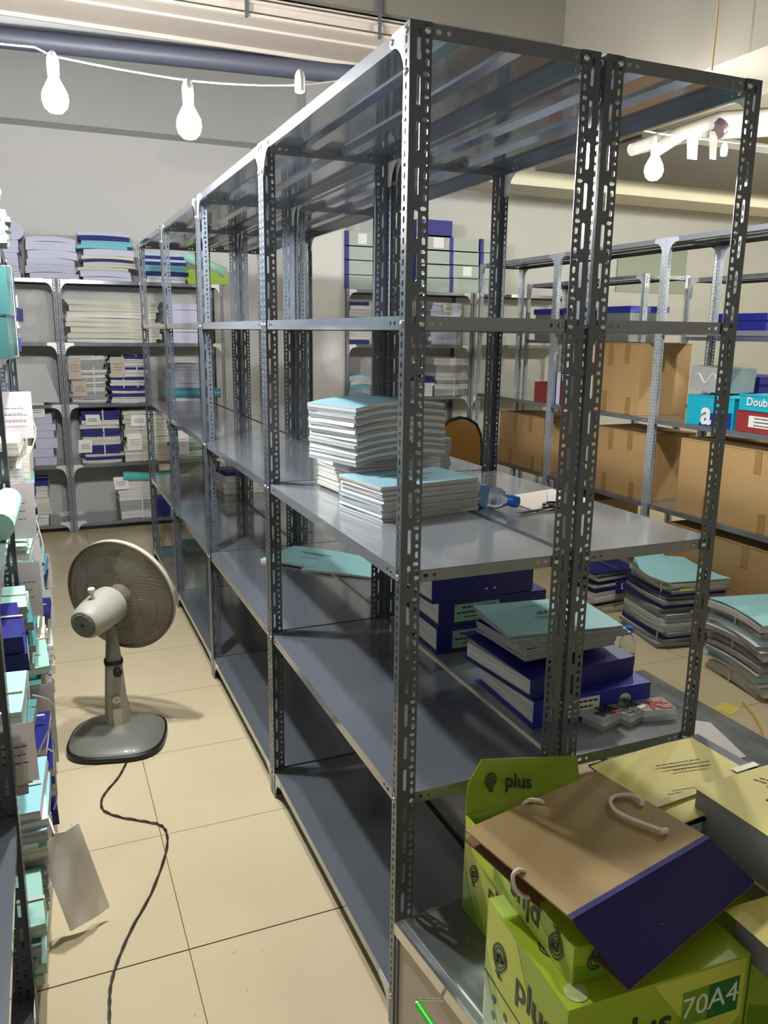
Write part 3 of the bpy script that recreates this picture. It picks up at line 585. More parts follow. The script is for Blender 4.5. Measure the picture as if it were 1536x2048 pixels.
mb=MB(); mb.box(.0,-.006,.0,.014,0.0,CZ-.03); mb.box(0,-.98,0,.02,-.955,.05); mb.box(.47,-.98,0,.49,-.955,.05); mb.box(.47,-.03,0,.49,-.006,.05); mb.build('corner_post',STEELB,cab)
iv=cab.matrix_world.inverted()
h1=iv@at(905,1990,0,.765); h2=iv@at(905,2046,0,.775)
h1.x=h2.x=-.0; h1.z=min(h1.z,CZ-.045)
hd=MB(); y1,y2,z1=h1.y,h1.y-.13,h1.z
hd.tube([(0.004,y1,z1),(-.045,y1+.035,z1-.004),(-.052,y1+.028,z1-.006),(-.055,y2+.03,z1-.010),(-.05,y2+.02,z1-.008),(.004,y2,z1)],.004,8)
ho=hd.build('drawer_handle',CHROME,cab,True)
mb=MB(); mb.tube([(-.0522,y1+.022,z1-.006),(-.0535,(y1+y2)/2+.028,z1-.008),(-.055,y2+.034,z1-.010)],.0085,12); mb.build('handle_sleeve',mat('green_sleeve','#35c41e',.35,coat=.4),ho,True)
c2b=thing('cabinet','second low cabinet carrying the right-hand cartons and reams','cabinet',(1.33,1.595,0))
mb=MB(); mb.box(.0,-.99,.03,.37,-.004,CZ-.012); mb.build('cabinet_body',PANEL,c2b)
mb=MB(); mb.box(-.003,-.995,CZ-.012,.373,0,CZ); mb.build('top_sheet',GALV,c2b)
LG=mat('lime_carton','#9bb32a',.38,noise=.05,nscale=4,coat=.25); LG2=mat('lime_carton_light','#c3cf4c',.4,coat=.2); LG3=mat('lime_carton_dark','#6f9414',.4,coat=.2); DG=mat('logo_dark','#303c34',.5); DGN=mat('green_badge','#1f6a2a',.5); CWH=mat('badge_white','#dfe3cf',.5)
BRN=mat('inner_board','#7a5a38',.8)
def emblem(parent,T,s):
    "rounded spade-like badge outline with knot inside"
    mb=MB(); pts=[]
    for k in range(28):
        a=2*PI*k/28; r=s*(.5+.06*math.sin(2*a)); x=r*.82*math.cos(a); y=r*math.sin(a)
        if y<0: x*=1+.55*y/s
        pts.append((x,y))
    for sc_,w in ((1,.10),(.72,.07)):
        for k in range(28):
            a,b=pts[k],pts[(k+1)%28]; mb.prism([(a[0]*sc_,a[1]*sc_,0),(b[0]*sc_,b[1]*sc_,0),(b[0]*(sc_-w*1.6),b[1]*(sc_-w*1.6),0),(a[0]*(sc_-w*1.6),a[1]*(sc_-w*1.6),0)],(0,0,.0006))
    mb.tube([(0.13*s*math.cos(a)*(1+.5*math.cos(3*a)),.16*s*math.sin(a)*(1+.3*math.sin(2*a)),.0004) for a in [2*PI*k/18 for k in range(18)]],.045*s,4,closed=True)
    mb.box(-.05*s,-.68*s,0,.05*s,-.45*s,.0006); mb.box(-.2*s,-.62*s,0,.2*s,-.55*s,.0006)
    mb.build('printed_emblem',DG,parent,False,T)
def carton(label,T,w,d,h,open_=False,lidseam=.0,group='lime green paper cartons',flip=False,front=True,badge=True,left=True,leftsz=.085,body=None,topprint=False):
    "corner at origin: x right (w), y back (d); left face = x 0, front face = y 0"
    t=thing('paper_carton',label,'carton',T=T,group=group); e=.003
    mb=MB()
    if open_:
        mb.box(0,0,.0005,w,d,e); mb.box(0,0,e,e,d,h); mb.box(w-e,0,e,w,d,h); mb.box(e,0,e,w-e,e,h); mb.box(e,d-e,e,w-e,d,h)
    else: mb.box(0,0,.0005,w,d,h)
    bo=mb.build('carton_body',LG,t)
    # printed colour fields
    mb=MB(); o=-.0006
    mb.prism([(o,d*.02,h*.02),(o,d*.55,h*.02),(o,d*.98,h*.62),(o,d*.98,h*.98),(o,d*.6,h*.98)],(.0005,0,0)); mb.build('printed_swash',LG2,bo); mb=MB(); mb.prism([(w*.45,o,h*.98),(w*.98,o,h*.98),(w*.98,o,h*.55),(w*.8,o,h*.35)],(0,.0005,0)); mb.build('printed_swash',LG2,bo)
    mb=MB(); mb.prism([(o,d*.98,h*.02),(o,d*.7,h*.02),(o,d*.98,h*.45)],(.0005,0,0)); mb.build('printed_swash',LG3,bo); mb=MB(); mb.prism([(w*.02,o,h*.02),(w*.5,o,h*.02),(w*.2,o,h*.4),(w*.02,o,h*.5)],(0,.0005,0)); mb.build('printed_swash',LG3,bo)
    FL=Matrix.Rotation(-PI/2,4,'Z')@Matrix.Rotation(PI/2,4,'X')   # text on left face, reads far -> near
    FR=Matrix.Rotation(PI/2,4,'X')
    if left:
        zc=h*.68 if lidseam else h*.5
        tt=text_mesh('plus',leftsz,DG,bold=.0014); F=FL@Matrix.Rotation(PI,4,'Z') if flip else FL
        obj('printed_word',tt,bo,Matrix.Translation((-.0012,d*(.36 if not flip else .56),zc))@F)
        emblem(bo,Matrix.Translation((-.0012,d*(.80 if not flip else .18),zc))@F,leftsz*.82)
    if front:
        tt=text_mesh('plus',.085,DG,bold=.0014); obj('printed_word',tt,bo,Matrix.Translation((w*.40,-.0012,h*.68))@FR); emblem(bo,Matrix.Translation((w*.18,-.0012,h*.64))@FR,.075)
    if badge:
        mb=MB(); mb.box(w*.62,-.0012,h*.60,w*.77,-.0005,h*.86); mb.build('printed_badge',LG3,bo); mb=MB(); mb.box(w*.77,-.0012,h*.60,w*.95,-.0005,h*.86); mb.build('printed_badge',DGN,bo)
        obj('printed_number',text_mesh('70',.062,CWH),bo,Matrix.Translation((w*.695,-.0016,h*.73))@FR); obj('printed_size',text_mesh('A4',.062,CWH),bo,Matrix.Translation((w*.86,-.0016,h*.74))@FR)
    if lidseam:
        mb=MB(); mb.box(-.0012,.0,h*lidseam,.0,d,h*lidseam+.003); mb.box(0,-.0012,h*lidseam,w,0,h*lidseam+.003); mb.build('lid_seam',INK,bo)
        mb=MB()
        for j in range(3):
            for k in range(2): mb.lathe([(.009,0),(.009,.0006)],10,0,Matrix.Translation((-.0012,d*(.85-.16*j),h*(.30-.13*k)))@Matrix.Rotation(PI/2,4,'Y'))
        mb.build('printed_icons',DG,bo)
    return t,bo
def dirs(c,a,b):
    u=(a-c); u.z=0; return math.atan2(u.y,u.x)
# carton 1
c1=at(1137,2022,2,.665); a1=at(1465,1918,2,.665); r1=dirs(c1,a1,None)
t1,bo1=carton('lime green paper carton marked 70 A4, lowest at the front right',TR(c1.x,c1.y,CZ,r1),.40,.30,.295,lidseam=.42)
mb=MB(); mb.box(.29,.16,.2952,.335,.21,.2957); mb.build('red_sticker',mat('red_sticker','#a83a44',.5),bo1)
mb=MB(); mb.lathe([(.022,0),(.022,.0008)],20,0,Matrix.Translation((.035,.03,.2955))); mb.build('round_sticker',mat('pale_sticker','#b9c38a',.4),bo1)
obj('printed_word',text_mesh('plus',.07,DG),bo1,Matrix.Translation((.13,.10,.2955))); emblem(bo1,Matrix.Translation((.05,.14,.2955)),.06)
# upturned lid on carton 1
c2=at(1143,1970,2,.667); a2=at(985,1757,2,.667); d2=(a2-c2); lr=math.atan2(d2.y,d2.x)-PI/2
t2,bo2=carton('upside-down lime carton lid under the brown folder',TR(c2.x,c2.y,CZ+.2962,lr),.19,min(.31,d2.length),.076,front=False,badge=False,flip=True,leftsz=.072,group='lime green paper cartons')
emblem(bo2,Matrix.Translation((.05,-.0012,.045))@Matrix.Rotation(PI/2,4,'X')@Matrix.Rotation(PI,4,'Z'),.05)
# carton 3: tall, open, with raised flaps
c3=at(922,1796,2,CZ); t3,bo3=carton('open lime green carton with raised flap behind the brown folder',TR(c3.x-.008,c3.y-.262-.03,CZ,R(1)),.38,.262,.262,open_=True,front=False,badge=False,leftsz=.06)
mb=MB(); mb.box(.01,.02,.004,.30,.24,.235); mb.build('wrapped_ream',WHITE,t3)
mb=MB(); mb.prism([(.0,.262,.263),(.35,.262,.263),(.37,.312,.318),(.07,.312,.372),(.02,.29,.325)],(0,.002,.001)); fl=mb.build('back_flap',LG,t3)
NF=Matrix.Translation((.065,.272,.385))@Matrix.Rotation(R(60),4,'X')
emblem(fl,Matrix.Translation((.085,.2876,.322))@Matrix.Rotation(R(65.4),4,'X')@Matrix.Rotation(R(-10),4,'Z'),.04)
obj('printed_word',text_mesh('plus',.05,DG,bold=.001),fl,Matrix.Translation((.165,.2802,.306))@Matrix.Rotation(R(65.4),4,'X')@Matrix.Rotation(R(-14),4,'Z'))
mb=MB(); mb.prism([(-.0005,.0,.262),(-.0005,.26,.262),(-.012,.2,.20),(-.016,.05,.185)],(-.002,0,0)); mb.build('side_flap',LG2,t3)
# supports behind: carton under the yellow piles
Ps=at(1180,1527,2,.735)
carton('lime green carton hidden under the tied yellow pile',TR(Ps.x+.02,Ps.y-.225,CZ,R(3)),.38,.20,.285,front=False,badge=False,left=False)
# box file: kraft top, navy spine, kraft bottom
Z1=.80
fp=[at(930,1662,2,Z1),at(1195,1546,2,Z1),at(1420,1680,2,Z1-.002),at(1145,1843,2,Z1-.002)]
so=[at(1508,1766,2,.715),at(1258,1980,2,.70)]
ff=thing('box_file','open brown kraft box file with navy spine and white strings, on the cartons','box file',sum(fp,Vector())/4)
iv=ff.matrix_world.inverted(); up=Vector((0,0,.004))
mb=MB(); mb.prism([iv@p for p in fp],up); mb.build('upper_board',KRAFT,ff)
NV=mat('navy_book_cloth','#1f1a5c',.75,noise=.15,nscale=300,bump=.25,bscale=700)
mb=MB(); mb.prism([iv@fp[3],iv@fp[2],iv@so[0],iv@so[1]],(0,0,.0045))
hn=(fp[2]-fp[3]).normalized(); bk=(fp[0]-fp[3]).normalized()
mb.prism([iv@(fp[3]+Vector((0,0,.0042))),iv@(fp[2]+Vector((0,0,.0042))),iv@(fp[2]+bk*.012+Vector((0,0,.0042))),iv@(fp[3]+bk*.012+Vector((0,0,.0042)))],(0,0,.001)); mb.build('spine',NV,ff)
bb=[fp[0]+Vector((0,0,-.022)),fp[1]+Vector((0,0,-.022)),so[0]+Vector((0,0,-.004)),so[1]+Vector((0,0,-.004))]
mb=MB(); mb.prism([iv@p for p in bb],(0,0,.0035)); mb.build('lower_board',BRN,ff)
STR=mat('white_cord','#ddd5c6',.5)
def cord(pts,r=.0042,parent=ff):
    mb=MB(); P=[iv@Vector(p) for p in pts]; Q=[]
    for i in range(len(P)-1):
        p0=P[max(i-1,0)];p1=P[i];p2=P[i+1];p3=P[min(i+2,len(P)-1)]
        for k in range(6):
            t=k/6; Q.append(.5*((2*p1)+(p2-p0)*t+(2*p0-5*p1+4*p2-p3)*t*t+(3*p1-p0-3*p2+p3)*t**3))
    Q.append(P[-1]); mb.tube(Q,r,8); return mb.build('string',STR,parent,True)
zt=Z1+.010
cord([at(1283,1612,2,zt-.006),at(1284,1600,2,zt+.002),at(1262,1590,2,zt),at(1230,1592,2,zt),at(1221,1606,2,zt),at(1236,1624,2,zt),at(1268,1640,2,zt),at(1300,1652,2,zt),at(1325,1661,2,zt)])
mb=MB(); mb.lathe([(0,-.009),(.006,-.006),(.007,0),(.005,.008),(0,.01)],10,0,iv@Matrix.Translation(at(1329,1662,2,zt))@Matrix.Rotation(PI/2,4,'Y')); mb.build('string_end',STR,ff,True)
cord([at(1086,1606,2,zt-.006),at(1080,1602,2,zt),at(1062,1599,2,zt),at(1052,1604,2,zt-.004),at(1046,1612,2,zt-.03)])
cord([at(1046,1741,2,zt-.006),at(1036,1740,2,zt),at(1026,1752,2,zt-.01),at(1030,1775,2,.775),at(1043,1790,2,.76),at(1058,1795,2,.75)])
# tied yellow pile
YP=mat('yellow_sheet_a','#e0d276',.6,noise=.03)
p0,p1,p2=at(1180,1527,2,.735),at(1383,1470,2,.735),at(1482,1528,2,.735)
ry=math.atan2((p1-p0).y,(p1-p0).x); ce=p0+(p1-p0)*.5+Vector((math.sin(ry),-math.cos(ry),0))*.145
yp=thing('tied_paper_pile','tied pile with yellow cover sheet and navy board, behind the brown folder','paper bundle',TR(ce.x,ce.y,.657,ry).translation,ry)
hw=(p1-p0).length/2
for k in range(3): obj('booklet',slab_mesh(hw*2-.02,.27,.02,WHITE,PAGEW,k,0,0,None,'booklet'),yp,TR(0,0,.001+.0205*k,R(k-1)))
obj('navy_board',slab_mesh(hw*2+.03,.30,.006,NAVYD,NAVYD,1,0,0,None,'navy_board'),yp,TR(.02,.004,.0635))
o=obj('cover_sheet',slab_mesh(hw*2,.285,.002,YP,YP,2,.006,0,None,'cover_sheet'),yp,TR(0,0,.0735)); 
print_lines(o,0,0,.0095,[(-.02,-.09,.02,.004),(-.035,-.10,.04,.004),(-.05,-.08,.05,.004),(.07,-.05,.10,.003),(.06,-.04,.08,.003)],R(170),seed=21)
strap(yp,hw*2+.01,.30,.08,'x',-.07,.02,mat('clear_strap','#d8cf9a',.2,coat=.5)); mb=MB(); mb.box(hw-.045,-.045,.0765,hw+.034,-.027,.0785); mb.box(hw+.034,-.045,.02,hw+.036,-.027,.0785); mb.build('strap',mat('white_strap','#e8e2d2',.3,coat=.4),yp)
# reams with yellow cover, right edge
q0=at(1385,1556,2,.80)
for k,(zz,hh,lb) in enumerate(((.665,.118,'upper grey ream block with printed yellow cover at the right edge'),(.545,.115,'grey ream block under the yellow-covered one at the right edge'))):
    t=thing('paper_ream',lb,'ream',(q0.x+.185,q0.y-.14,zz),R(2),group='reams at the right edge')
    obj('paper_block',slab_mesh(.365,.262,hh,GREYP,pages('ream_edges','#8f9290',.88,60),k,0,0,None,'paper_block'),t,TR(0,0,.0005))
    o=obj('cover_sheet',slab_mesh(.372,.270,.0015,YP,YP,k+1,0,0,None,'cover_sheet'),t,TR(0,0,hh+.001))
    if k==0: print_lines(o,0,0,.002,[(.03,-.12,.03,.004),(.015,-.13,.05,.004),(0,-.10,.05,.004),(-.06,-.09,.05,.008),(-.08,-.08,.03,.008)],R(-60),seed=22,cx=.02,cy=-.02)
carton('lime green carton carrying the reams at the right edge',TR(q0.x+.0,q0.y-.27,CZ,R(2)),.37,.255,.1725,front=False,badge=False,left=False)
# lower right carton with ream
q1=at(1475,1838,2,.70)
carton('lime green carton cut by the right edge, carrying a ream',TR(c1.x+.455,c1.y+.02,CZ,R(-1)),.34,.27,.245,front=False,badge=False,left=False)
t=thing('paper_ream','grey ream with yellow cover sheet above the cut-off lime carton','ream',(q1.x+.165,q1.y-.10,CZ+.2465),R(-2),group='reams at the right edge')
obj('paper_block',slab_mesh(.30,.22,.075,GREYP,MATS['ream_edges'],3,0,0,None,'paper_block'),t,TR(0,0,.0005)); obj('cover_sheet',slab_mesh(.31,.235,.0015,YP,YP,3,.004,0,None,'cover_sheet'),t,TR(-.01,.01,.0785))
TG=mat('dark_teal_folder','#0f6a68',.5)
q2=at(1500,1790,2,.62)
o=obj('folder',slab_mesh(.30,.20,.012,TG,TG,1,0,0,None,'folder'),None,TR(q2.x+.07,q2.y+.03,.60,R(5))); tag(o,'dark teal folder between the cartons and the reams at right','folder')
# low metal bench behind
be=thing('metal_bench','low galvanised bench standing right of the steel racks','bench',(2.035,2.0,0))
mb=MB(); mb.box(-.32,-.95,.345,.315,.59,.37); mb.build('bench_top',GALV,be)
for sx in (-.29,.29):
    for sy in (-.92,.56): mb=MB(); mb.box(sx-.015,sy-.015,0,sx+.015,sy+.015,.345); mb.build('leg',STEELB,be)
P=[at(x,y,2,.372) for x,y in ((1385,1440),(1421,1445),(1492,1513),(1478,1517),(1384,1480))]
flat('white sheet of paper lying on the galvanised bench',[(p.x,p.y) for p in P],.3705,WHITE,'paper')
Pb=at(1249,1352,2,.37); bottle('upright water bottle with blue cap behind the binders',TR(Pb.x,Pb.y,.371))
# ------------------------------------------------------------------ pedestal fan
def fan():
    dk=mat('fan_wire','#6c5f50',.4,.2); gr=mat('fan_grey','#a9a699',.45,noise=.02); gd=mat('fan_column_grey','#77756b',.4,coat=.2); bl=mat('fan_black','#17181a',.4); lt=mat('fan_rim','#b9b3a2',.45)
    BX,BY=.207,3.50
    t=thing('pedestal_fan','grey pedestal fan standing in the aisle, seen from behind','fan',(BX,BY,0))
    I=t.matrix_world.inverted()
    a0=R(-14)
    m=MB(); m.lathe([(.202,.001),(.208,.006),(.208,.026),(.200,.031)],48,0,Matrix.Rotation(a0,4,'Z'),3.2); m.build('base_rim',bl,t,True)
    m=MB(); m.lathe([(.201,.03),(.19,.041),(.155,.056),(.11,.068),(.07,.078),(.05,.095),(.0,.098)],48,0,Matrix.Rotation(a0,4,'Z'),2.9); m.build('base',gd,t,True)
    zt=at(229,1325,1,BY).z; zu=at(224,1262,1,BY).z
    m=MB()
    def ovl(z,rx,ry,n=24): return [Vector((rx*math.copysign(abs(math.cos(2*PI*k/n))**.7,math.cos(2*PI*k/n)),ry*math.copysign(abs(math.sin(2*PI*k/n))**.7,math.sin(2*PI*k/n)),z)) for k in range(n)]
    def loft(m,rings,cap=True):
        b=len(m.v); n=len(rings[0])
        for r in rings: m.v+=[tuple(p) for p in r]
        for i in range(len(rings)-1):
            for k in range(n): j=(k+1)%n; m.f.append((b+i*n+k,b+i*n+j,b+(i+1)*n+j,b+(i+1)*n+k)); m.m.append(0)
        if cap: m.f.append(tuple(b+k for k in range(n-1,-1,-1))); m.m.append(0); m.f.append(tuple(b+(len(rings)-1)*n+k for k in range(n))); m.m.append(0)
    loft(m,[ovl(.06,.052,.045),ovl(.15,.050,.042),ovl(zt,.036,.032)]); col=m.build('column',gr,t,True)
    m=MB(); m.box(-.019,-.0468,.09,.019,-.0455,.175,0,TR(0,0,0,0,R(1.5))); m.build('rating_label',mat('label_pale','#c9c4b0',.5),col)
    mb=MB(); mb.lathe([(.017,0),(.017,.0015)],18,0,Matrix.Translation((0,-.0425,.215))@Matrix.Rotation(R(91),4,'X')); q=mb.build('round_sticker',PLASW,col); mb=MB(); mb.lathe([(.009,0),(.009,.001)],14,0,Matrix.Translation((0,-.0442,.215))@Matrix.Rotation(R(91),4,'X')); mb.build('sticker_spot',mat('orange_spot','#d79a3a',.5),col)
    m=MB(); loft(m,[ovl(zt,.040,.036),ovl(zt+.012,.041,.037),ovl(zt+.018,.039,.034)]); m.build('collar',bl,t,True)
    m=MB(); m.lathe([(.019,0),(.019,.02),(.015,.028),(0,.03)],14,0,Matrix.Translation((.012,-.034,zt-.03))@Matrix.Rotation(PI/2,4,'X')); m.build('height_knob',bl,t,True)
    m=MB(); loft(m,[ovl(zt+.018,.034,.03),ovl(zu-.01,.024,.024),ovl(zu+.03,.022,.026)]); m.build('neck',gd,t,True)
    # head
    G=at(241,1191,1,BY+.13); v=(G-Vector((0,0,CAMH))).normalized()
    r_=CR-v*CR.dot(v); r_.normalize(); u_=r_.cross(v); th=R(41); s=r_*.76+u_*.65; s.normalize()
    d=v*math.cos(th)+s*math.sin(th); d.normalize()
    HM=d.to_track_quat('Z','Y').to_matrix().to_4x4(); HM.translation=G; HM=I@HM   # z = blowing direction, origin = rim plane
    Rr=.258
    m=MB(); m.lathe([(0,-.290),(.058,-.288),(.068,-.275),(.074,-.25),(.080,-.20),(.085,-.12),(.083,-.085),(.066,-.07),(.0,-.065)],32,0,HM); mh=m.build('motor_housing',gr,t,True)
    m=MB(); m.lathe([(0,-.2925),(.054,-.2915),(.056,-.286)],28,0,HM); vg=m.build('rear_vent',mat('vent_dark','#565850',.5),mh,True)
    m=MB()
    for k in range(-7,8):
        x=k*.0068; y=math.sqrt(max(0,.05**2-x*x)); U2=(HM.to_3x3().inverted()@(I.to_3x3()@u_)); a=math.atan2(U2.y,U2.x)
        T=HM@Matrix.Rotation(a,4,'Z'); m.box(x-.0016,-y,-.295,x+.0016,y,-.2915,0,T)
    m.build('vent_slat',gr,vg); m=MB(); m.lathe([(.008,-.296),(.008,-.291)],12,0,HM); m.build('vent_screw',bl,vg)
    U3=(HM.to_3x3().inverted()@Vector((0,0,1))); a=math.atan2(U3.y,U3.x)
    K=HM@Matrix.Rotation(a,4,'Z')@Matrix.Translation((.075,.0,-.20))@Matrix.Rotation(PI/2,4,'Y')
    m=MB(); m.lathe([(.007,0),(.007,.035),(.014,.036),(.015,.05),(.012,.054),(0,.055)],14,0,K); m.build('oscillation_knob',PLASW,mh,True)
    pv=HM@Vector((0,0,-.15)); m=MB(); m.tube([Vector((0,0,zu+.01)),Vector((pv.x*.5,pv.y*.5,(zu+pv.z)/2)),pv],[.024,.03,.034],14); m.build('tilt_joint',gd,t,True)
    # guards
    def cage(zdir,depth,tw,N,name,mt,r0):
        m=MB()
        for k in range(N):
            a=2*PI*k/N; pts=[]
            for i in range(11):
                f=i/10; rr=r0+(Rr-.004-r0)*math.sin(f*PI/2)**.9 if False else r0+(Rr-.004-r0)*f; z=zdir*depth*(1-f**2.6)
                aa=a+tw*f**1.5; pts.append(HM@Vector((rr*math.cos(aa),rr*math.sin(aa),z)))
            m.tube(pts,.0008,3,cap=False)
        for rr,ww in ((r0,.002),(r0+(Rr-r0)*.36,.0014),(r0+(Rr-r0)*.72,.0014)):
            f=(rr-r0)/(Rr-.004-r0); z=zdir*depth*(1-f**2.6); m.tube([HM@Vector((rr*math.cos(2*PI*k/48),rr*math.sin(2*PI*k/48),z)) for k in range(48)],ww,4,closed=True)
        m.build(name,mt,t)
    cage(-1,.075,.75,64,'rear_guard',dk,.062); cage(1,.085,-.55,64,'front_guard',dk,.055)
    m=MB(); m.tube([HM@Vector((Rr*math.cos(2*PI*k/72),Rr*math.sin(2*PI*k/72),-.004)) for k in range(72)],.0048,8,closed=True); m.build('guard_rim',dk,t,True)
    m=MB(); m.lathe([(Rr-.001,.0),(Rr+.004,.0),(Rr+.004,.022),(Rr-.001,.022),(Rr-.001,.0)],72,0,HM); m.build('rim_band',lt,t,True)
    m=MB(); m.lathe([(0,.078),(.055,.078),(.058,.084),(.05,.092),(0,.094)],28,0,HM); m.build('front_badge',mat('fan_badge','#6e675a',.4),t,True)
    m=MB(); m.lathe([(.056,-.055),(.058,.02),(.04,.04),(0,.045)],28,0,HM); hub=m.build('blade_hub',mat('fan_hub','#7d7564',.45),t,True)
    sm=mat('smoky_blade','#a39c8a',.25,alpha=.06)
    for b in range(5):
        m=MB(); P=[]
        for i in range(9):
            for j in range(7):
                rr=.05+(.225-.05)*i/8; w=.36+.16*math.sin(PI*(i/8)**.8); aa=2*PI*b/5+(j/6-.5)*2*w+ .5*(i/8); z=(j/6-.5)*.045*(1-.3*i/8)
                P.append(HM@Vector((rr*math.cos(aa),rr*math.sin(aa),z)))
        n=len(P); N_=(HM.to_3x3()@Vector((0,0,1)))*.0015; m.v=[tuple(p) for p in P]+[tuple(p+N_) for p in P]
        for i in range(8):
            for j in range(6):
                q=(i*7+j,i*7+j+1,(i+1)*7+j+1,(i+1)*7+j); m.f.append(q); m.m.append(0); m.f.append(tuple(n+x for x in q[::-1])); m.m.append(0)
        ed=[j for j in range(7)]+[i*7+6 for i in range(1,9)]+[8*7+j for j in range(5,-1,-1)]+[i*7 for i in range(7,0,-1)]
        for k in range(len(ed)): a_,b_=ed[k],ed[(k+1)%len(ed)]; m.f.append((a_,b_,n+b_,n+a_)); m.m.append(0)
        m.build('blade',sm,t,True)
    # cord
    pts=[(256,1518),(250,1531),(236,1556),(213,1583),(203,1602),(208,1621),(240,1634),(290,1643),(322,1651),(334,1670),(331,1708),(303,1785),(264,1856),(237,1918),(222,1968),(219,2010),(219,2060),(222,2150)]
    P=[at(x,y,2,.004) for x,y in pts]; Q=[]
    for i in range(len(P)-1):
        p0,p1,p2,p3=P[max(i-1,0)],P[i],P[i+1],P[min(i+2,len(P)-1)]
        for k in range(10):
            q=k/10; Q.append(.5*((2*p1)+(p2-p0)*q+(2*p0-5*p1+4*p2-p3)*q*q+(3*p1-p0-3*p2+p3)*q**3))
    c=MB()
    for s2 in (0,PI):
        c.tube([p+Vector((.0028*math.cos(i*.55+s2),.0028*math.cos(i*.55+s2)*.4,.001+.0022*math.sin(i*.55+s2))) for i,p in enumerate(Q)],.0026,6)
    o=c.build('power_cord',mat('cord_brown','#3b2d25',.5),None,True); tag(o,'twisted dark brown power cord winding from the fan across the tiles','cord')
fan()
# ------------------------------------------------------------------ chair in the right aisle
def chair():
    fr=mat('chair_frame','#26262a',.4,.4); fb=mat('chair_fabric','#86602c',.85,noise=.06,nscale=30,bump=.2,bscale=300)
    t=thing('banquet_chair','banquet chair with ochre fabric back and black frame, behind the racks','chair',(3.35,6.2,0))
    arc=[(-.225,.50),(-.23,.80),(-.215,.93),(-.17,1.02),(-.09,1.07),(0,1.085),(.09,1.07),(.17,1.02),(.215,.93),(.23,.80),(.225,.50)]
    m=MB(); m.prism([(x*.93,.0,.5+(z-.5)*.97) for x,z in arc],(0,.035,0)); m.build('backrest',fb,t)
    m=MB(); m.tube([(x,.018,z) for x,z in arc],.014,8); m.build('back_frame',fr,t,True)
    m=MB(); m.box(-.23,.03,.48,.23,.5,.56); m.build('seat',fb,t)
    for x in (-.22,.22):
        for y,yo in ((.02,-.06),(.48,.04)): m=MB(); m.tube([(x,y,.5),(x,y+yo,.0)],.013,8); m.build('leg',fr,t,True)
chair()
# ------------------------------------------------------------------ cartons and goods on the right-hand racks
def cbox(label,y0,y1,z0,z1,x0=3.775,dx=.43,group='brown cardboard cartons',m=None,tape=True,seed=0):
    t=thing('cardboard_carton',label,'carton',(x0,y0,z0+.001),group=group); w,h=y1-y0,z1-z0-.001
    r=random.Random(seed); mb=MB(); mb.box(0,0,0,dx,w,h-.006); mb.build('carton_body',m or CARD,t)
    mb=MB(); mb.box(-.003,-.003,h-.006,dx+.003,w*.5-.001,h); mb.box(-.003,w*.5+.001,h-.006,dx+.003,w+.003,h); mb.build('top_flap',m or CARD,t)
    if tape:
        for fy,zz,hh in ((.62,.68,.32),(.70,.0,.30),(.2,.0,.25),(.28,.72,.28)):
            mb=MB(); mb.box(-.0035,w*fy-.025,h*zz+.001,-.0005,w*fy+.025,h*(zz+hh)-.0005); mb.build('tape',CARDT,t)
    return t
cbox('large brown carton on the third shelf beyond the right aisle',4.44,4.96,1.2615,1.752,seed=1)
cbox('brown carton on the fourth shelf, directly under the large one',4.32,4.93,.685,1.145,seed=2)
cbox('widest brown carton on the fourth shelf, cut by the right edge',3.14,4.0,.685,1.165,seed=3)
cbox('brown carton on the fourth shelf farthest along the rack, behind the chair',5.55,6.25,.685,1.13,seed=4)
cbox('brown carton on the bottom shelf at the right edge, behind the floor bundles',3.15,4.05,.1085,.60,seed=5)
cbox('brown carton on the bottom shelf seen under the third shelf by the binders',4.85,5.40,.1085,.585,seed=6)
CY2=mat('cyan_carton','#19a6bf',.45); NV2=mat('navy_wave','#1c2f86',.45); GC=mat('grey_carton','#9a9c9c',.6,noise=.05); RC=mat('maroon_carton','#8d2f33',.5); WC=mat('white_carton','#dedbd8',.55)
LT=Matrix.Rotation(-PI/2,4,'Z')@Matrix.Rotation(PI/2,4,'X')
t=cbox('cyan carton with big white letter a on the third shelf',3.60,3.98,1.2615,1.445,m=CY2,tape=False,group='paper cartons on the third shelf')
mb=MB(); mb.prism([(-.0025,.01,.002),(-.0025,.27,.002),(-.0025,.20,.08),(-.0025,.01,.095)],(.0015,0,0)); mb.build('printed_wave',NV2,t)
obj('printed_letter',text_mesh('a',.20,WC,bold=.006),t,Matrix.Translation((-.004,.21,.075))@LT)
t=cbox('cyan lidded carton printed Double A at the right edge',3.02,3.565,1.385,1.475,m=CY2,tape=False,group='paper cartons on the third shelf')
obj('printed_word',text_mesh('Double A',.065,WC,bold=.001),t,Matrix.Translation((-.005,.36,.05))@LT)
t=cbox('maroon and white carton under the cyan one at the right edge',3.04,3.575,1.2615,1.382,m=RC,tape=False,group='paper cartons on the third shelf')
mb=MB(); mb.box(-.004,.12,.03,-.0005,.44,.095); mb.build('printed_panel',WC,t); print_lines(t,0,0,0,[(.02,-.12,.12,.006),(0,-.12,.12,.006),(-.02,-.12,.12,.006)],0,seed=31).matrix_local=Matrix.Translation((-.005,.28,.062))@LT
t=thing('cardboard_carton','tilted grey printed carton resting on the letter-a carton','carton',TR(3.86,3.78,1.447).translation,R(8)); mb=MB(); mb.box(0,0,0,.30,.25,.15,0,TR(0,0,.012,0,R(3))); mb.build('carton_body',GC,t)
mb=MB(); mb.tube([(-.003,.05+.16*k/10,.10+.03*math.sin(k*.9)) for k in range(11)],.004,5); mb.build('printed_curl',WC,t)
t=cbox('white and red archive carton on the third shelf near the far cartons',5.02,5.34,1.2615,1.50,m=WC,tape=False,group='white archive cartons')
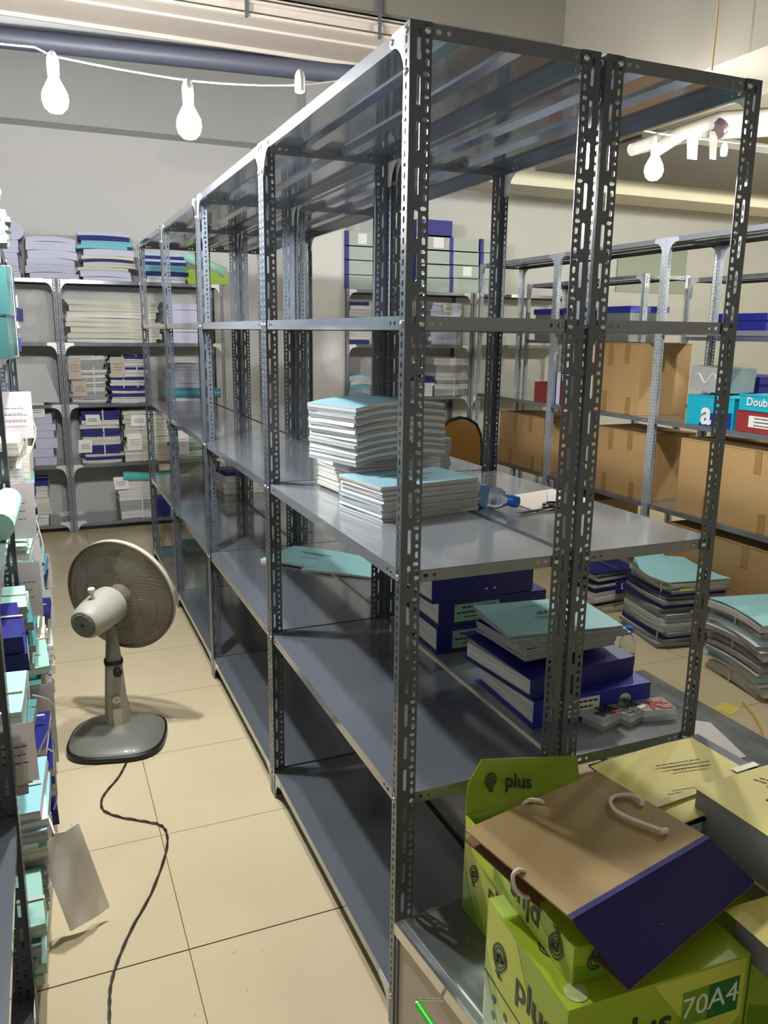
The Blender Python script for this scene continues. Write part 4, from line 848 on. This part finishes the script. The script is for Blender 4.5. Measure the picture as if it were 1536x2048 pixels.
mb=MB(); mb.box(-.004,.26,.0,-.0005,.32,.19); mb.build('printed_band',RC,t); mb=MB()
for k in range(4): mb.lathe([(.008,0),(.008,.001)],10,0,Matrix.Translation((-.003,.06+.055*k,.205))@Matrix.Rotation(PI/2,4,'Y')); 
mb.build('printed_dots',RC,t)
t=cbox('red-sided archive carton behind the white one on the third shelf',5.50,5.72,1.2615,1.42,m=RC,tape=False,group='white archive cartons')
for k in range(4):
    o=MB(); o.box(0,0,0,.28,.05,.25); q=o.build('file_folder',[NAVY,WHITE,BLUE,WHITE][k],None,False,TR(3.80,4.99-.0-.055*0+.0,1.2625)); q.location.y=5.345+.056*k*0+(-.0); q.location=(3.80,5.36+.0,1.2625)
    q.location.y=4.975-.0 if k<0 else [5.345,5.395,5.445,4.965][k]; 
    if k==3: q.scale=(1,.9,1)
    tag(q,['navy file standing right of the white archive carton','white file standing between two blue files','bright blue file standing at the rack joint','white file standing beside the large brown carton'][k],'file','standing files on the third shelf')
# racks behind
GB=mat('grey_crate','#8f9593',.55); BB=mat('blue_crate','#2b31a8',.45)
def crate(label,x,y,z,w,d,h,m,lid=None,group='crates on the rear racks'):
    t=thing('storage_crate',label,'crate',(x,y,z+.001),group=group); mb=MB(); mb.prism([(0.01,0.01,0),(w-.01,.01,0),(w-.01,d-.01,0),(.01,d-.01,0)],(0,0,h)); mb.build('crate_body',m,t)
    mb=MB(); mb.box(-.004,-.004,h,w+.004,d+.004,h+.05); mb.build('lid',lid or m,t)
for k,y in enumerate((5.50,6.03,6.5)): crate('grey crate with blue lid on the rear rack, %s of three'%['nearest','middle','farthest'][k],4.52,y,1.75,.40,.42,.24+.0*k,GB,BB)
for k in range(2): crate('bright blue crate on the rear rack, %s'%['upper shelf','lower shelf'][k],4.78,4.35,(1.80,1.27)[k],.38,.48,(.12,.2)[k],BB)
t=cbox('white archive carton with red dots on the rear rack at the right edge',3.76,4.22,1.80,2.03,x0=4.77,dx=.38,m=WC,tape=False,group='white archive cartons')
mb=MB()
for k in range(5): mb.lathe([(.012,0),(.012,.001)],10,0,Matrix.Translation((-.003,.07+.08*k,.17))@Matrix.Rotation(PI/2,4,'Y'))
mb.build('printed_dots',RC,t); mb=MB(); mb.box(-.003,.02,.085,-.0005,.44,.09); mb.build('printed_line',GREYP,t)
P0=at(1232,566,1,8.09); P1=at(1374,498,1,8.09)
mb=MB(); mb.box(P0.x,8.075,P0.z-.1,P1.x,8.095,P1.z); o=mb.build('glass_panel',mat('green_glass_panel','#a0a89a',.12,0,.6,coat=.6)); tag(o,'greenish glossy panel mounted on the back wall at right','wall panel')
# ------------------------------------------------------------------ tied bundles on the back-wall rack
def bw(label,x0,x1,yt,k,pal,yb=None,group='tied bundles on the back-wall rack',dep=.30,yf=7.60,tags=(),**kw):
    z=LB[k]; a=at(x0,(yt+(yb or yt))/2,1,yf); b=at(x1,(yt+(yb or yt))/2,1,yf); zt=at((x0+x1)/2,yt,1,yf).z
    zb=at((x0+x1)/2,yb,1,yf).z if yb else z
    w=b.x-a.x; tg=[]
    for (tx0,tx1,ty0,ty1,m) in tags:
        p=at(tx0,ty0,1,yf); q=at(tx1,ty1,1,yf); tg.append(((p.x+q.x)/2-(a.x+b.x)/2,p.z-max(zb,z),q.x-p.x,p.z-q.z,m,'f'))
    return bundle(label,(a.x+b.x)/2,yf+dep/2+.012,max(zb,z)+.001,w,dep,max(.03,zt-max(zb,z)),0,pal,group=group,tags=tg,**kw)
bw('pale lavender bundle tied with white tape, on the rack top above the bracket pair',47,150,474,0,'lav',th=.05,bow=.015,seed=3)
bw('bundle with cream folded sheets on top, at the far left of the rack top',-44,36,478,0,'lav',th=.05,fold=.075,seed=4)
bw('thick bundle of cyan, navy and folded cream papers on the rack top',157,262,463,0,'cyanhi',seq=[(LAV,PLAV),(LAV,PLAV),(CREAM,PAGEC),(CREAM,PAGEC),(NAVY,PNV),(CREAM,PAGEC),(LAV,PLAV),(CYAN,PCY),(CYAN,PCY),(NAVY,PNV),(LAV,PLAV)],seed=8,jit=.03,bow=.008)
bw('light blue bundle with one navy file on the rack top',288,372,505,0,'blue',th=.028,seed=11,jit=.015)
# rolled mint plan and lime tray at the rack-top end
a=at(372,512,1,7.72); b=at(450,548,1,7.66); 
mb=MB(); mb.tube([a,b],.055,16); o=mb.build('rolled_plan',MINT,None,True); tag(o,'mint rolled plan leaning over the lime tray on the rack top','roll')
p=at(372,560,1,7.62); mb=MB(); mb.prism([(0,0,.002),(.36,0,.002),(.36,0,.12),(-.04,0,.12)],(0,.26,0)); o=mb.build('document_tray',LIME,None,False,Matrix.Translation((p.x+.02,7.63,LB[0]))); tag(o,'lime green tray at the right end of the rack top','tray')
bw('wide stack of folded cream sheets with black clips on the second shelf',127,318,600,1,'cream',th=.045,dep=.34,seed=21,straps=(),jit=.025)
for k,(x,y) in enumerate(((124,608),(122,645),(322,612),(324,655),(126,668))):
    p=at(x,y,1,7.615); mb=MB(); mb.prism([(-.035,0,-.03),(.03,0,-.012),(.045,0,.012),(0,0,.035),(-.02,0,.01)],(0,.03,0)); o=mb.build('binder_clip',BLACKC,None,False,Matrix.Translation(p)); o.location.y=7.60-.0; 
    tag(o,'black clip on the %s of the wide cream stack on the second shelf'%['upper left end','middle left end','upper right end','lower right end','lowest left corner'][k],'clip','black clips on the cream stack')
bw('blue-white bundle behind the rack posts on the second shelf',332,422,608,1,'lav',th=.06,seed=22)
bw('bundle with large beige tag, left of two on the third shelf',137,209,712,2,'white',dep=.28,seed=31,tags=((134,163,714,759,BEIGE),(144,174,763,793,BEIGE)),straps=(('y',.05),))
bw('bundle with beige tag, right of two on the third shelf',217,290,712,2,'navyw',dep=.28,seed=32,tags=((219,250,714,755,BEIGE),),straps=(('y',-.04),('y',.08)))
bw('lavender bundle behind the front posts on the third shelf, above a cyan roll',340,402,728,2,'lav',seed=33,dep=.24)
mb=MB(); mb.tube([at(330,785,1,7.60),at(440,786,1,7.60)],.045,16); o=mb.build('rolled_plan',mat('teal_plastic_roll','#4f9aa6',.2,coat=.5),None,True); tag(o,'glossy teal roll lying along the third shelf of the back-wall rack','roll')
bw('leaning bundle with white tag and navy folders, left on the fourth shelf',160,240,822,3,'navyw',dep=.28,seed=41,tags=((170,200,830,850,WHITE),(157,186,880,905,WHITE)),straps=(('y',0.02),),th=.035)
bw('bundle with rope loop and white tag, second on the fourth shelf',246,336,822,3,'cream',dep=.28,seed=42,tags=((262,292,830,852,WHITE),(253,285,868,900,WHITE)),straps=(('y',-.03),),th=.045)
bw('pale green bundle with white tag and yellow strings on the fourth shelf',352,412,862,3,'green',dep=.28,seed=43,tags=((356,378,862,908,WHITE),(314,340,893,940,BEIGE)),straps=(('y',.1),),th=.028,strapm=mat('yellow_string','#d3d49a',.5))
bw('tall white bundle tied with tape on the bottom shelf, under a teal roll',235,303,962,4,'white',dep=.28,seed=51,tags=((226,256,955,978,WHITE),),straps=(('y',.06),),th=.075)
mb=MB(); mb.tube([at(246,952,1,7.62),at(296,953,1,7.62),at(350,951,1,7.62)],[.045,.04,.03],14); o=mb.build('rolled_plan',mat('teal_roll_b','#5ab3b3',.25,coat=.4),None,True); tag(o,'teal and beige roll resting on the tall white bundle on the bottom shelf','roll')
p=at(318,1035,1,7.62); mb=MB(); mb.box(0,0,.001,.11,.25,.16); o=mb.build('box_file',NAVY,None,False,Matrix.Translation((p.x,7.63,LB[4]))); tag(o,'navy box file right of the tall white bundle on the bottom shelf','box file')
bw('pale bundle with white sheet hanging over the shelf edge, left bay fourth shelf',62,108,828,3,'lav',seed=61,tags=((60,90,806,835,WHITE),),th=.07)
bw('bundle of alternating navy and cyan files, left bay bottom shelf',66,96,962,4,'navyw',seed=62,th=.045)
mb=MB(); mb.box(0,0,.001,.9,.28,.34); 
o=sheet_mesh(.95,.33,mat('grey_foil_sheet','#c6c5c4',.5),.01,3,name='plastic_sheet'); p=at(100,728,1,7.64); q=obj('plastic_sheet',o,None,TR(-.40,7.64,1.655-.03+.0,0)); q.location=(-.42,7.66,1.155+.345); tag(q,'grey translucent plastic sheet standing on the left bay third shelf','plastic sheet')
# ------------------------------------------------------------------ box files right of the column
SG=mat('grey_green_file','#a8b3ab',.55,noise=.08,nscale=20); NVF=mat('navy_file','#2a2380',.5)
def bf(label,x0,x1,y0,y1,yf=7.60,spine='left',col=None,group='stacked box files right of the column',white=False):
    a=at(x0,y1,1,yf); b=at(x1,y0,1,yf); w=b.x-a.x; h=b.z-a.z
    t=thing('box_file',label,'box file',(a.x,yf,a.z),group=group)
    mb=MB()
    s=.04 if spine else 0
    mb.box(s,0,.0,w,.30,h-.003); mb.build('file_body',col or SG,t)
    if spine: mb=MB(); mb.box(0,-.004,0,s,.302,h-.003); mb.build('spine_side',NVF,t)
    if white: mb=MB(); mb.box(w*.45,-.002,h*.2,w*.75,-.0005,h*.85); mb.build('paper_label',WHITE,t)
    return t
def col(x0,x1,ys,name,spn=True,lastnavy=False,wl=(),z0=None):
    ys=list(ys); L_=LB[0]+.001
    zs=[at((x0+x1)/2,y,1,7.60).z for y in ys]; off=L_-zs[-1]; n=len(ys)-1
    for i in range(n):
        t=bf('%s in the %s of box files right of the column'%(ordn(i),name),x0,x1,ys[i],ys[i+1],spine=spn,col=NVF if (lastnavy and i==0) else None,white=(i in wl))
        t.location.z=zs[i+1]+off*1.0
col(690,748,(467,495,523,552,580),'first column',wl=(0,))
col(835,905,(443,473,501,529,556,583),'second column',lastnavy=True,wl=(1,))
col(899,958,(477,503,530,556,584),'third column',wl=(2,))
col(960,1000,(478,504,530,557,585),'fourth column')
bw('stack of white and navy files on the second shelf beside the column',697,742,603,1,'navyw',group='bundles right of the column',seed=71,th=.05)
bw('leaning tied bundle on the second shelf right of the column',862,925,606,1,'lav',group='bundles right of the column',seed=72,lean=R(0),straps=(('y',0),),tags=((885,905,610,625,CREAM),))
bw('rolled cyan papers pile on the third shelf beside the column',698,742,752,2,'blue',group='bundles right of the column',seed=73,th=.04,bow=.02,fold=.0)
bw('white bundle with hanging strings on the third shelf right of the column',872,940,716,2,'white',group='bundles right of the column',seed=74,th=.05,straps=(('y',.03),))
bw('navy and white bundle at the third shelf, right part',846,868,752,2,'navy',group='bundles right of the column',seed=75,th=.05,straps=())
bw('small white bundle on the fourth shelf right of the column',846,905,856,3,'white',group='bundles right of the column',seed=76,th=.05)
# ------------------------------------------------------------------ tied bundles standing on the floor of the right aisle
def fb(label,c,rz,w,d,h,pal,seed,bow=0,straps=(('x',0),),**kw):
    return bundle(label,c[0],c[1],.001,w,d,h,rz,pal,group='tied bundles on the right aisle floor',seed=seed,bow=bow,straps=straps,jit=.02,th=.024,**kw)
nb=at(1336,1306,2,0); lb=at(1238,1241,2,0); v=(lb-nb); ang=math.atan2(v.y,v.x)
# middle bundle
ctr=(nb+lb)/2+Vector((v.y,-v.x,0)).normalized()*.19
m_=fb('tall floor bundle with cyan cover and yellow slips, middle of three',(ctr.x,ctr.y),ang,v.length*.82,.40,.40,'floor',81,bow=-.012,straps=(('x',-.02),('y',-.16)))
obj('cover_sheet',slab_mesh(v.length*.86,.42,.006,CYAN,PAGEW,2,-.014,.25,None,'cover_sheet'),m_,TR(0,0,.405))
for k,(yy,zz) in enumerate(((.07,.36),(-.04,.33),(-.02,.22),(.0,.10))): mb=MB(); mb.box(-v.length*.43-.0,yy-.03,zz,-v.length*.40,yy+.05,zz+.012); mb.build('yellow_slip',YEL,m_)
sa=at(1200,1233,2,0)
fb('floor bundle with a blue labelled binder, leftmost of three',(sa.x+.13,sa.y+.20),R(92),.33,.36,.30,'navyw',82,straps=(('x',.0),),strapm=mat('green_string','#3d8a52',.5))
pb=thing('binder','bright blue binder with white label in the leftmost floor bundle','binder',(sa.x+.10,sa.y-.02,.15),R(15)); mb=MB(); mb.box(0,0,0,.24,.008,.085); mb.build('spine',BLUE,pb); mb=MB(); mb.box(.05,-.0015,.02,.21,-.0002,.065); mb.build('spine_label',WHITE,pb)
c1_=at(1401,1326,2,0); c2_=at(1522,1408,2,0); v2=c1_-c2_; ang2=math.atan2(v2.y,v2.x); ctr=(c1_+c2_)/2+Vector((v2.y,-v2.x,0)).normalized()*.20
m_=fb('tall floor bundle with cyan cover and crossed tape, nearest at the right edge',(ctr.x,ctr.y),ang2,v2.length*.85,.42,.40,'floor',84,bow=.016,straps=(('x',.05),('y',.0)))
obj('cover_sheet',slab_mesh(v2.length*.86,.43,.006,CYAN,PAGEW,2,.016,0,NAVY,'cover_sheet'),m_,TR(0,0,.405))
p=at(1452,1418,2,0); flat('yellow paper note lying on the floor tiles at right',[(p.x-.06,p.y+.03),(p.x+.05,p.y+.06),(p.x+.07,p.y-.03),(p.x-.03,p.y-.06)],0,YEL,'note')
mb=MB(); P=[at(x,y,2,.003) for x,y in ((1486,1406),(1507,1430),(1524,1462),(1528,1485),(1545,1500))]; mb.tube(P,.006,6); o=mb.build('yellow_strap',mat('yellow_plastic','#cdb64a',.35),None,True); tag(o,'yellow plastic strap curling on the floor at the right edge','strap')
# ------------------------------------------------------------------ left rack: tied bundles seen end-on
def lb_(label,y,k,dy,h,pal,x1=-.10,dx=.33,rz=0,tags=(),group='tied bundles on the left rack',name='paper_bundle',**kw):
    tg=[(dx/2-tw*.28,tz,tw,th_,m,'f') for (ty,tz,tw,th_,m) in tags]
    return bundle(label,x1-dx/2,y,LB[k]+.001,dx,dy,h,rz,pal,group=group,tags=tg,name=name,**kw)
WR=thin('white_tag_sheet','#e6dfde',.45)
lb_('bundle of cyan, navy and white files on the bottom shelf, nearest of the left rack',2.50,4,.34,.33,'mix',x1=-.085,seed=91,th=.03,straps=(('x',.0),),jit=.02)
lb_('green and white bundle low on the bottom shelf of the left rack',2.16,4,.26,.17,'green',x1=-.09,seed=92,th=.03)
lb_('navy and cyan bundle, second on the bottom shelf of the left rack',2.92,4,.30,.36,'navy',x1=-.07,seed=93,th=.04,jit=.03)
lb_('bundle with crumpled white tag sheet on the bottom shelf of the left rack',3.42,4,.32,.40,'green',x1=-.075,seed=94,th=.03,tags=((.0,.34,.16,.34,WR),),jit=.025)
lb_('pink-labelled white bundle on the bottom shelf of the left rack',3.86,4,.30,.42,'cream',x1=-.07,seed=95,th=.06,tags=((.0,.32,.07,.12,mat('magenta_label','#a83a86',.6)),))
lb_('white bundle with blue tab on the bottom shelf, third bay of the left rack',4.2,4,.26,.36,'navyw',x1=-.05,seed=96,th=.035,jit=.02)
for k,(y,pal,lbl) in enumerate(((4.62,'green','mint bundle with white sheet, first in the last bay of the left rack'),(5.02,'blue','cyan bundle in the last bay of the left rack, bottom shelf'),(5.38,'green','mint and cream bundle at the far end of the left rack, bottom shelf'))):
    lb_(lbl,y,4,.30,.40+.02*k,pal,x1=-.06,seed=100+k,th=.03,jit=.02,tags=((0,.36,.15,.22,WR),) if k!=1 else ())
lb_('bundle of bright navy and cyan covers on the fourth shelf of the left rack',2.62,3,.34,.30,'navy',x1=-.10,seed=111,th=.05,jit=.01,straps=(('x',.02),))
lb_('mint bundle with white tag on the fourth shelf of the left rack, nearest',2.20,3,.28,.24,'green',x1=-.10,seed=112,th=.035,jit=.02,tags=((.03,.22,.10,.16,WR),))
lb_('loosely tied mint bundle on the fourth shelf behind the navy one, left rack',3.0,3,.26,.26,'green',x1=-.095,seed=113,jit=.025)
for k,y in enumerate((3.45,3.85,4.2)): lb_('%s mint and white bundle on the fourth shelf, third bay of the left rack'%['nearest','middle','farthest'][k],y,3,.30,.36,['green','mix','green'][k],x1=-.085,seed=120+k,tags=((0,.30,.14,.22,WR),) if k<2 else (),jit=.02)
for k,y in enumerate((4.65,5.1)): lb_('%s bundle on the fourth shelf, last bay of the left rack'%['mint','cyan'][k],y,3,.32,.34,['green','blue'][k],x1=-.09,seed=130+k,jit=.02)
lb_('navy box files tied with white tape on the middle shelf of the left rack',4.0,2,.36,.36,'navyw',x1=-.075,seed=141,th=.09,straps=(('x',.03),),tags=((.02,.38,.16,.20,WR),))
lb_('brown-edged files with fanned white sheet on the middle shelf of the left rack',3.55,2,.34,.22,'cream',x1=-.09,seed=142,th=.05,tags=((.0,.06,.18,.22,WR),))
mb=MB(); mb.tube([(-.15,2.68,1.155+.046),(-.135,3.12,1.155+.046)],.044,16); o=mb.build('rolled_plan',MINT,None,True); tag(o,'mint rolled papers lying on the middle shelf of the left rack','roll')
BAG=mat('green_plastic_bag','#2f5655',.35,coat=.3); PAL['bag']=[(BAG,BAG)]
lb_('files tied in a dark green plastic wrap on the second shelf of the left rack',3.75,1,.42,.36,'bag',x1=-.07,seed=151,th=.36,bow=.01)
lb_('bundle of navy and teal folders on the second shelf, last bay of the left rack',4.7,1,.36,.33,'navy',x1=-.08,seed=152,th=.05)
lb_('cream bundle with frayed strings on top of the left rack',3.9,0,.36,.18,'cream',x1=-.10,seed=161)
lb_('mint and white bundle on top of the left rack, farther one',4.75,0,.36,.16,'green',x1=-.09,seed=162)
# the big crumpled sheet hanging out over the aisle
sh=sheet_mesh(.125,.30,thin('crumpled_sheet','#f6f2f0',.6),.035,5,.0009,'paper_sheet',18,.011)
o=obj('paper_sheet',sh,None,Matrix.Translation((-.05,2.36,.315))@Matrix.Rotation(R(8),4,'Z')@Matrix.Rotation(R(-14),4,'Y')@Matrix.Rotation(R(-12),4,'X')); tag(o,'large crumpled white sheet hanging from a string over the aisle, lower left','paper')
mb=MB(); mb.tube([Vector((-.10,2.50,.40)),Vector((-.075,2.42,.345)),Vector((-.06,2.36,.318)),Vector((-.03,2.35,.322))],.004,6); o=mb.build('white_string',TAPE,None,True); tag(o,'white string knotted to the crumpled sheet at the left rack','string')

# ---- odd things deep in the double row
p=at(455,985,2,.685)
bundle('small white and navy bundle deep in the double row, fourth shelf',p.x+.10,p.y+.05,.686,.30,.26,.16,R(5),'navyw',seed=171,th=.04)
p=at(392,1104,2,.1085); o=obj('folder',slab_mesh(.30,.24,.05,TEALG,PAGEG,1,0,0,None,'folder'),None,TR(p.x+.08,p.y+.12,.1095,R(3))); tag(o,'dark teal folder on the bottom shelf deep in the double row','folder')
# ---- loose strings and paper corners on the left rack
for k,(y,z,l) in enumerate(((3.3,.44,.16),(2.75,.40,.2),(3.9,.95,.18),(4.3,.42,.15),(3.6,1.5,.22),(2.3,.80,.14))):
    r=random.Random(k+50); mb=MB(); P=[]
    for i in range(9):
        f=i/8; P.append(Vector((-.075+.035*math.sin(f*PI)+.01*math.sin(f*7+k),y+.05*f*math.cos(k*2),z-l*f+.02*math.sin(f*5))))
    mb.tube(P,.0028,5); o=mb.build('white_string',TAPE,None,True)
    tag(o,['white string end dangling over the lower shelf behind the crumpled sheet','white string hanging beside the navy files, bottom shelf left rack','loose string dangling from the fourth shelf bundles at left','string end hanging by the blue tab bundle on the left rack','long loose string dangling from the green wrapped files','short string hanging from the nearest mint bundle on the left rack'][k],'string','loose strings on the left rack')
# ------------------------------------------------------------------ measured units -> metres (everything, camera included)
U=1/1.2
bpy.context.view_layer.update()
for o in list(bpy.data.objects):
    if o.parent is None:
        mw=Matrix.Scale(U,4)@o.matrix_world
        o.matrix_world=mw
        if o.type=='CAMERA': o.scale=(1,1,1)
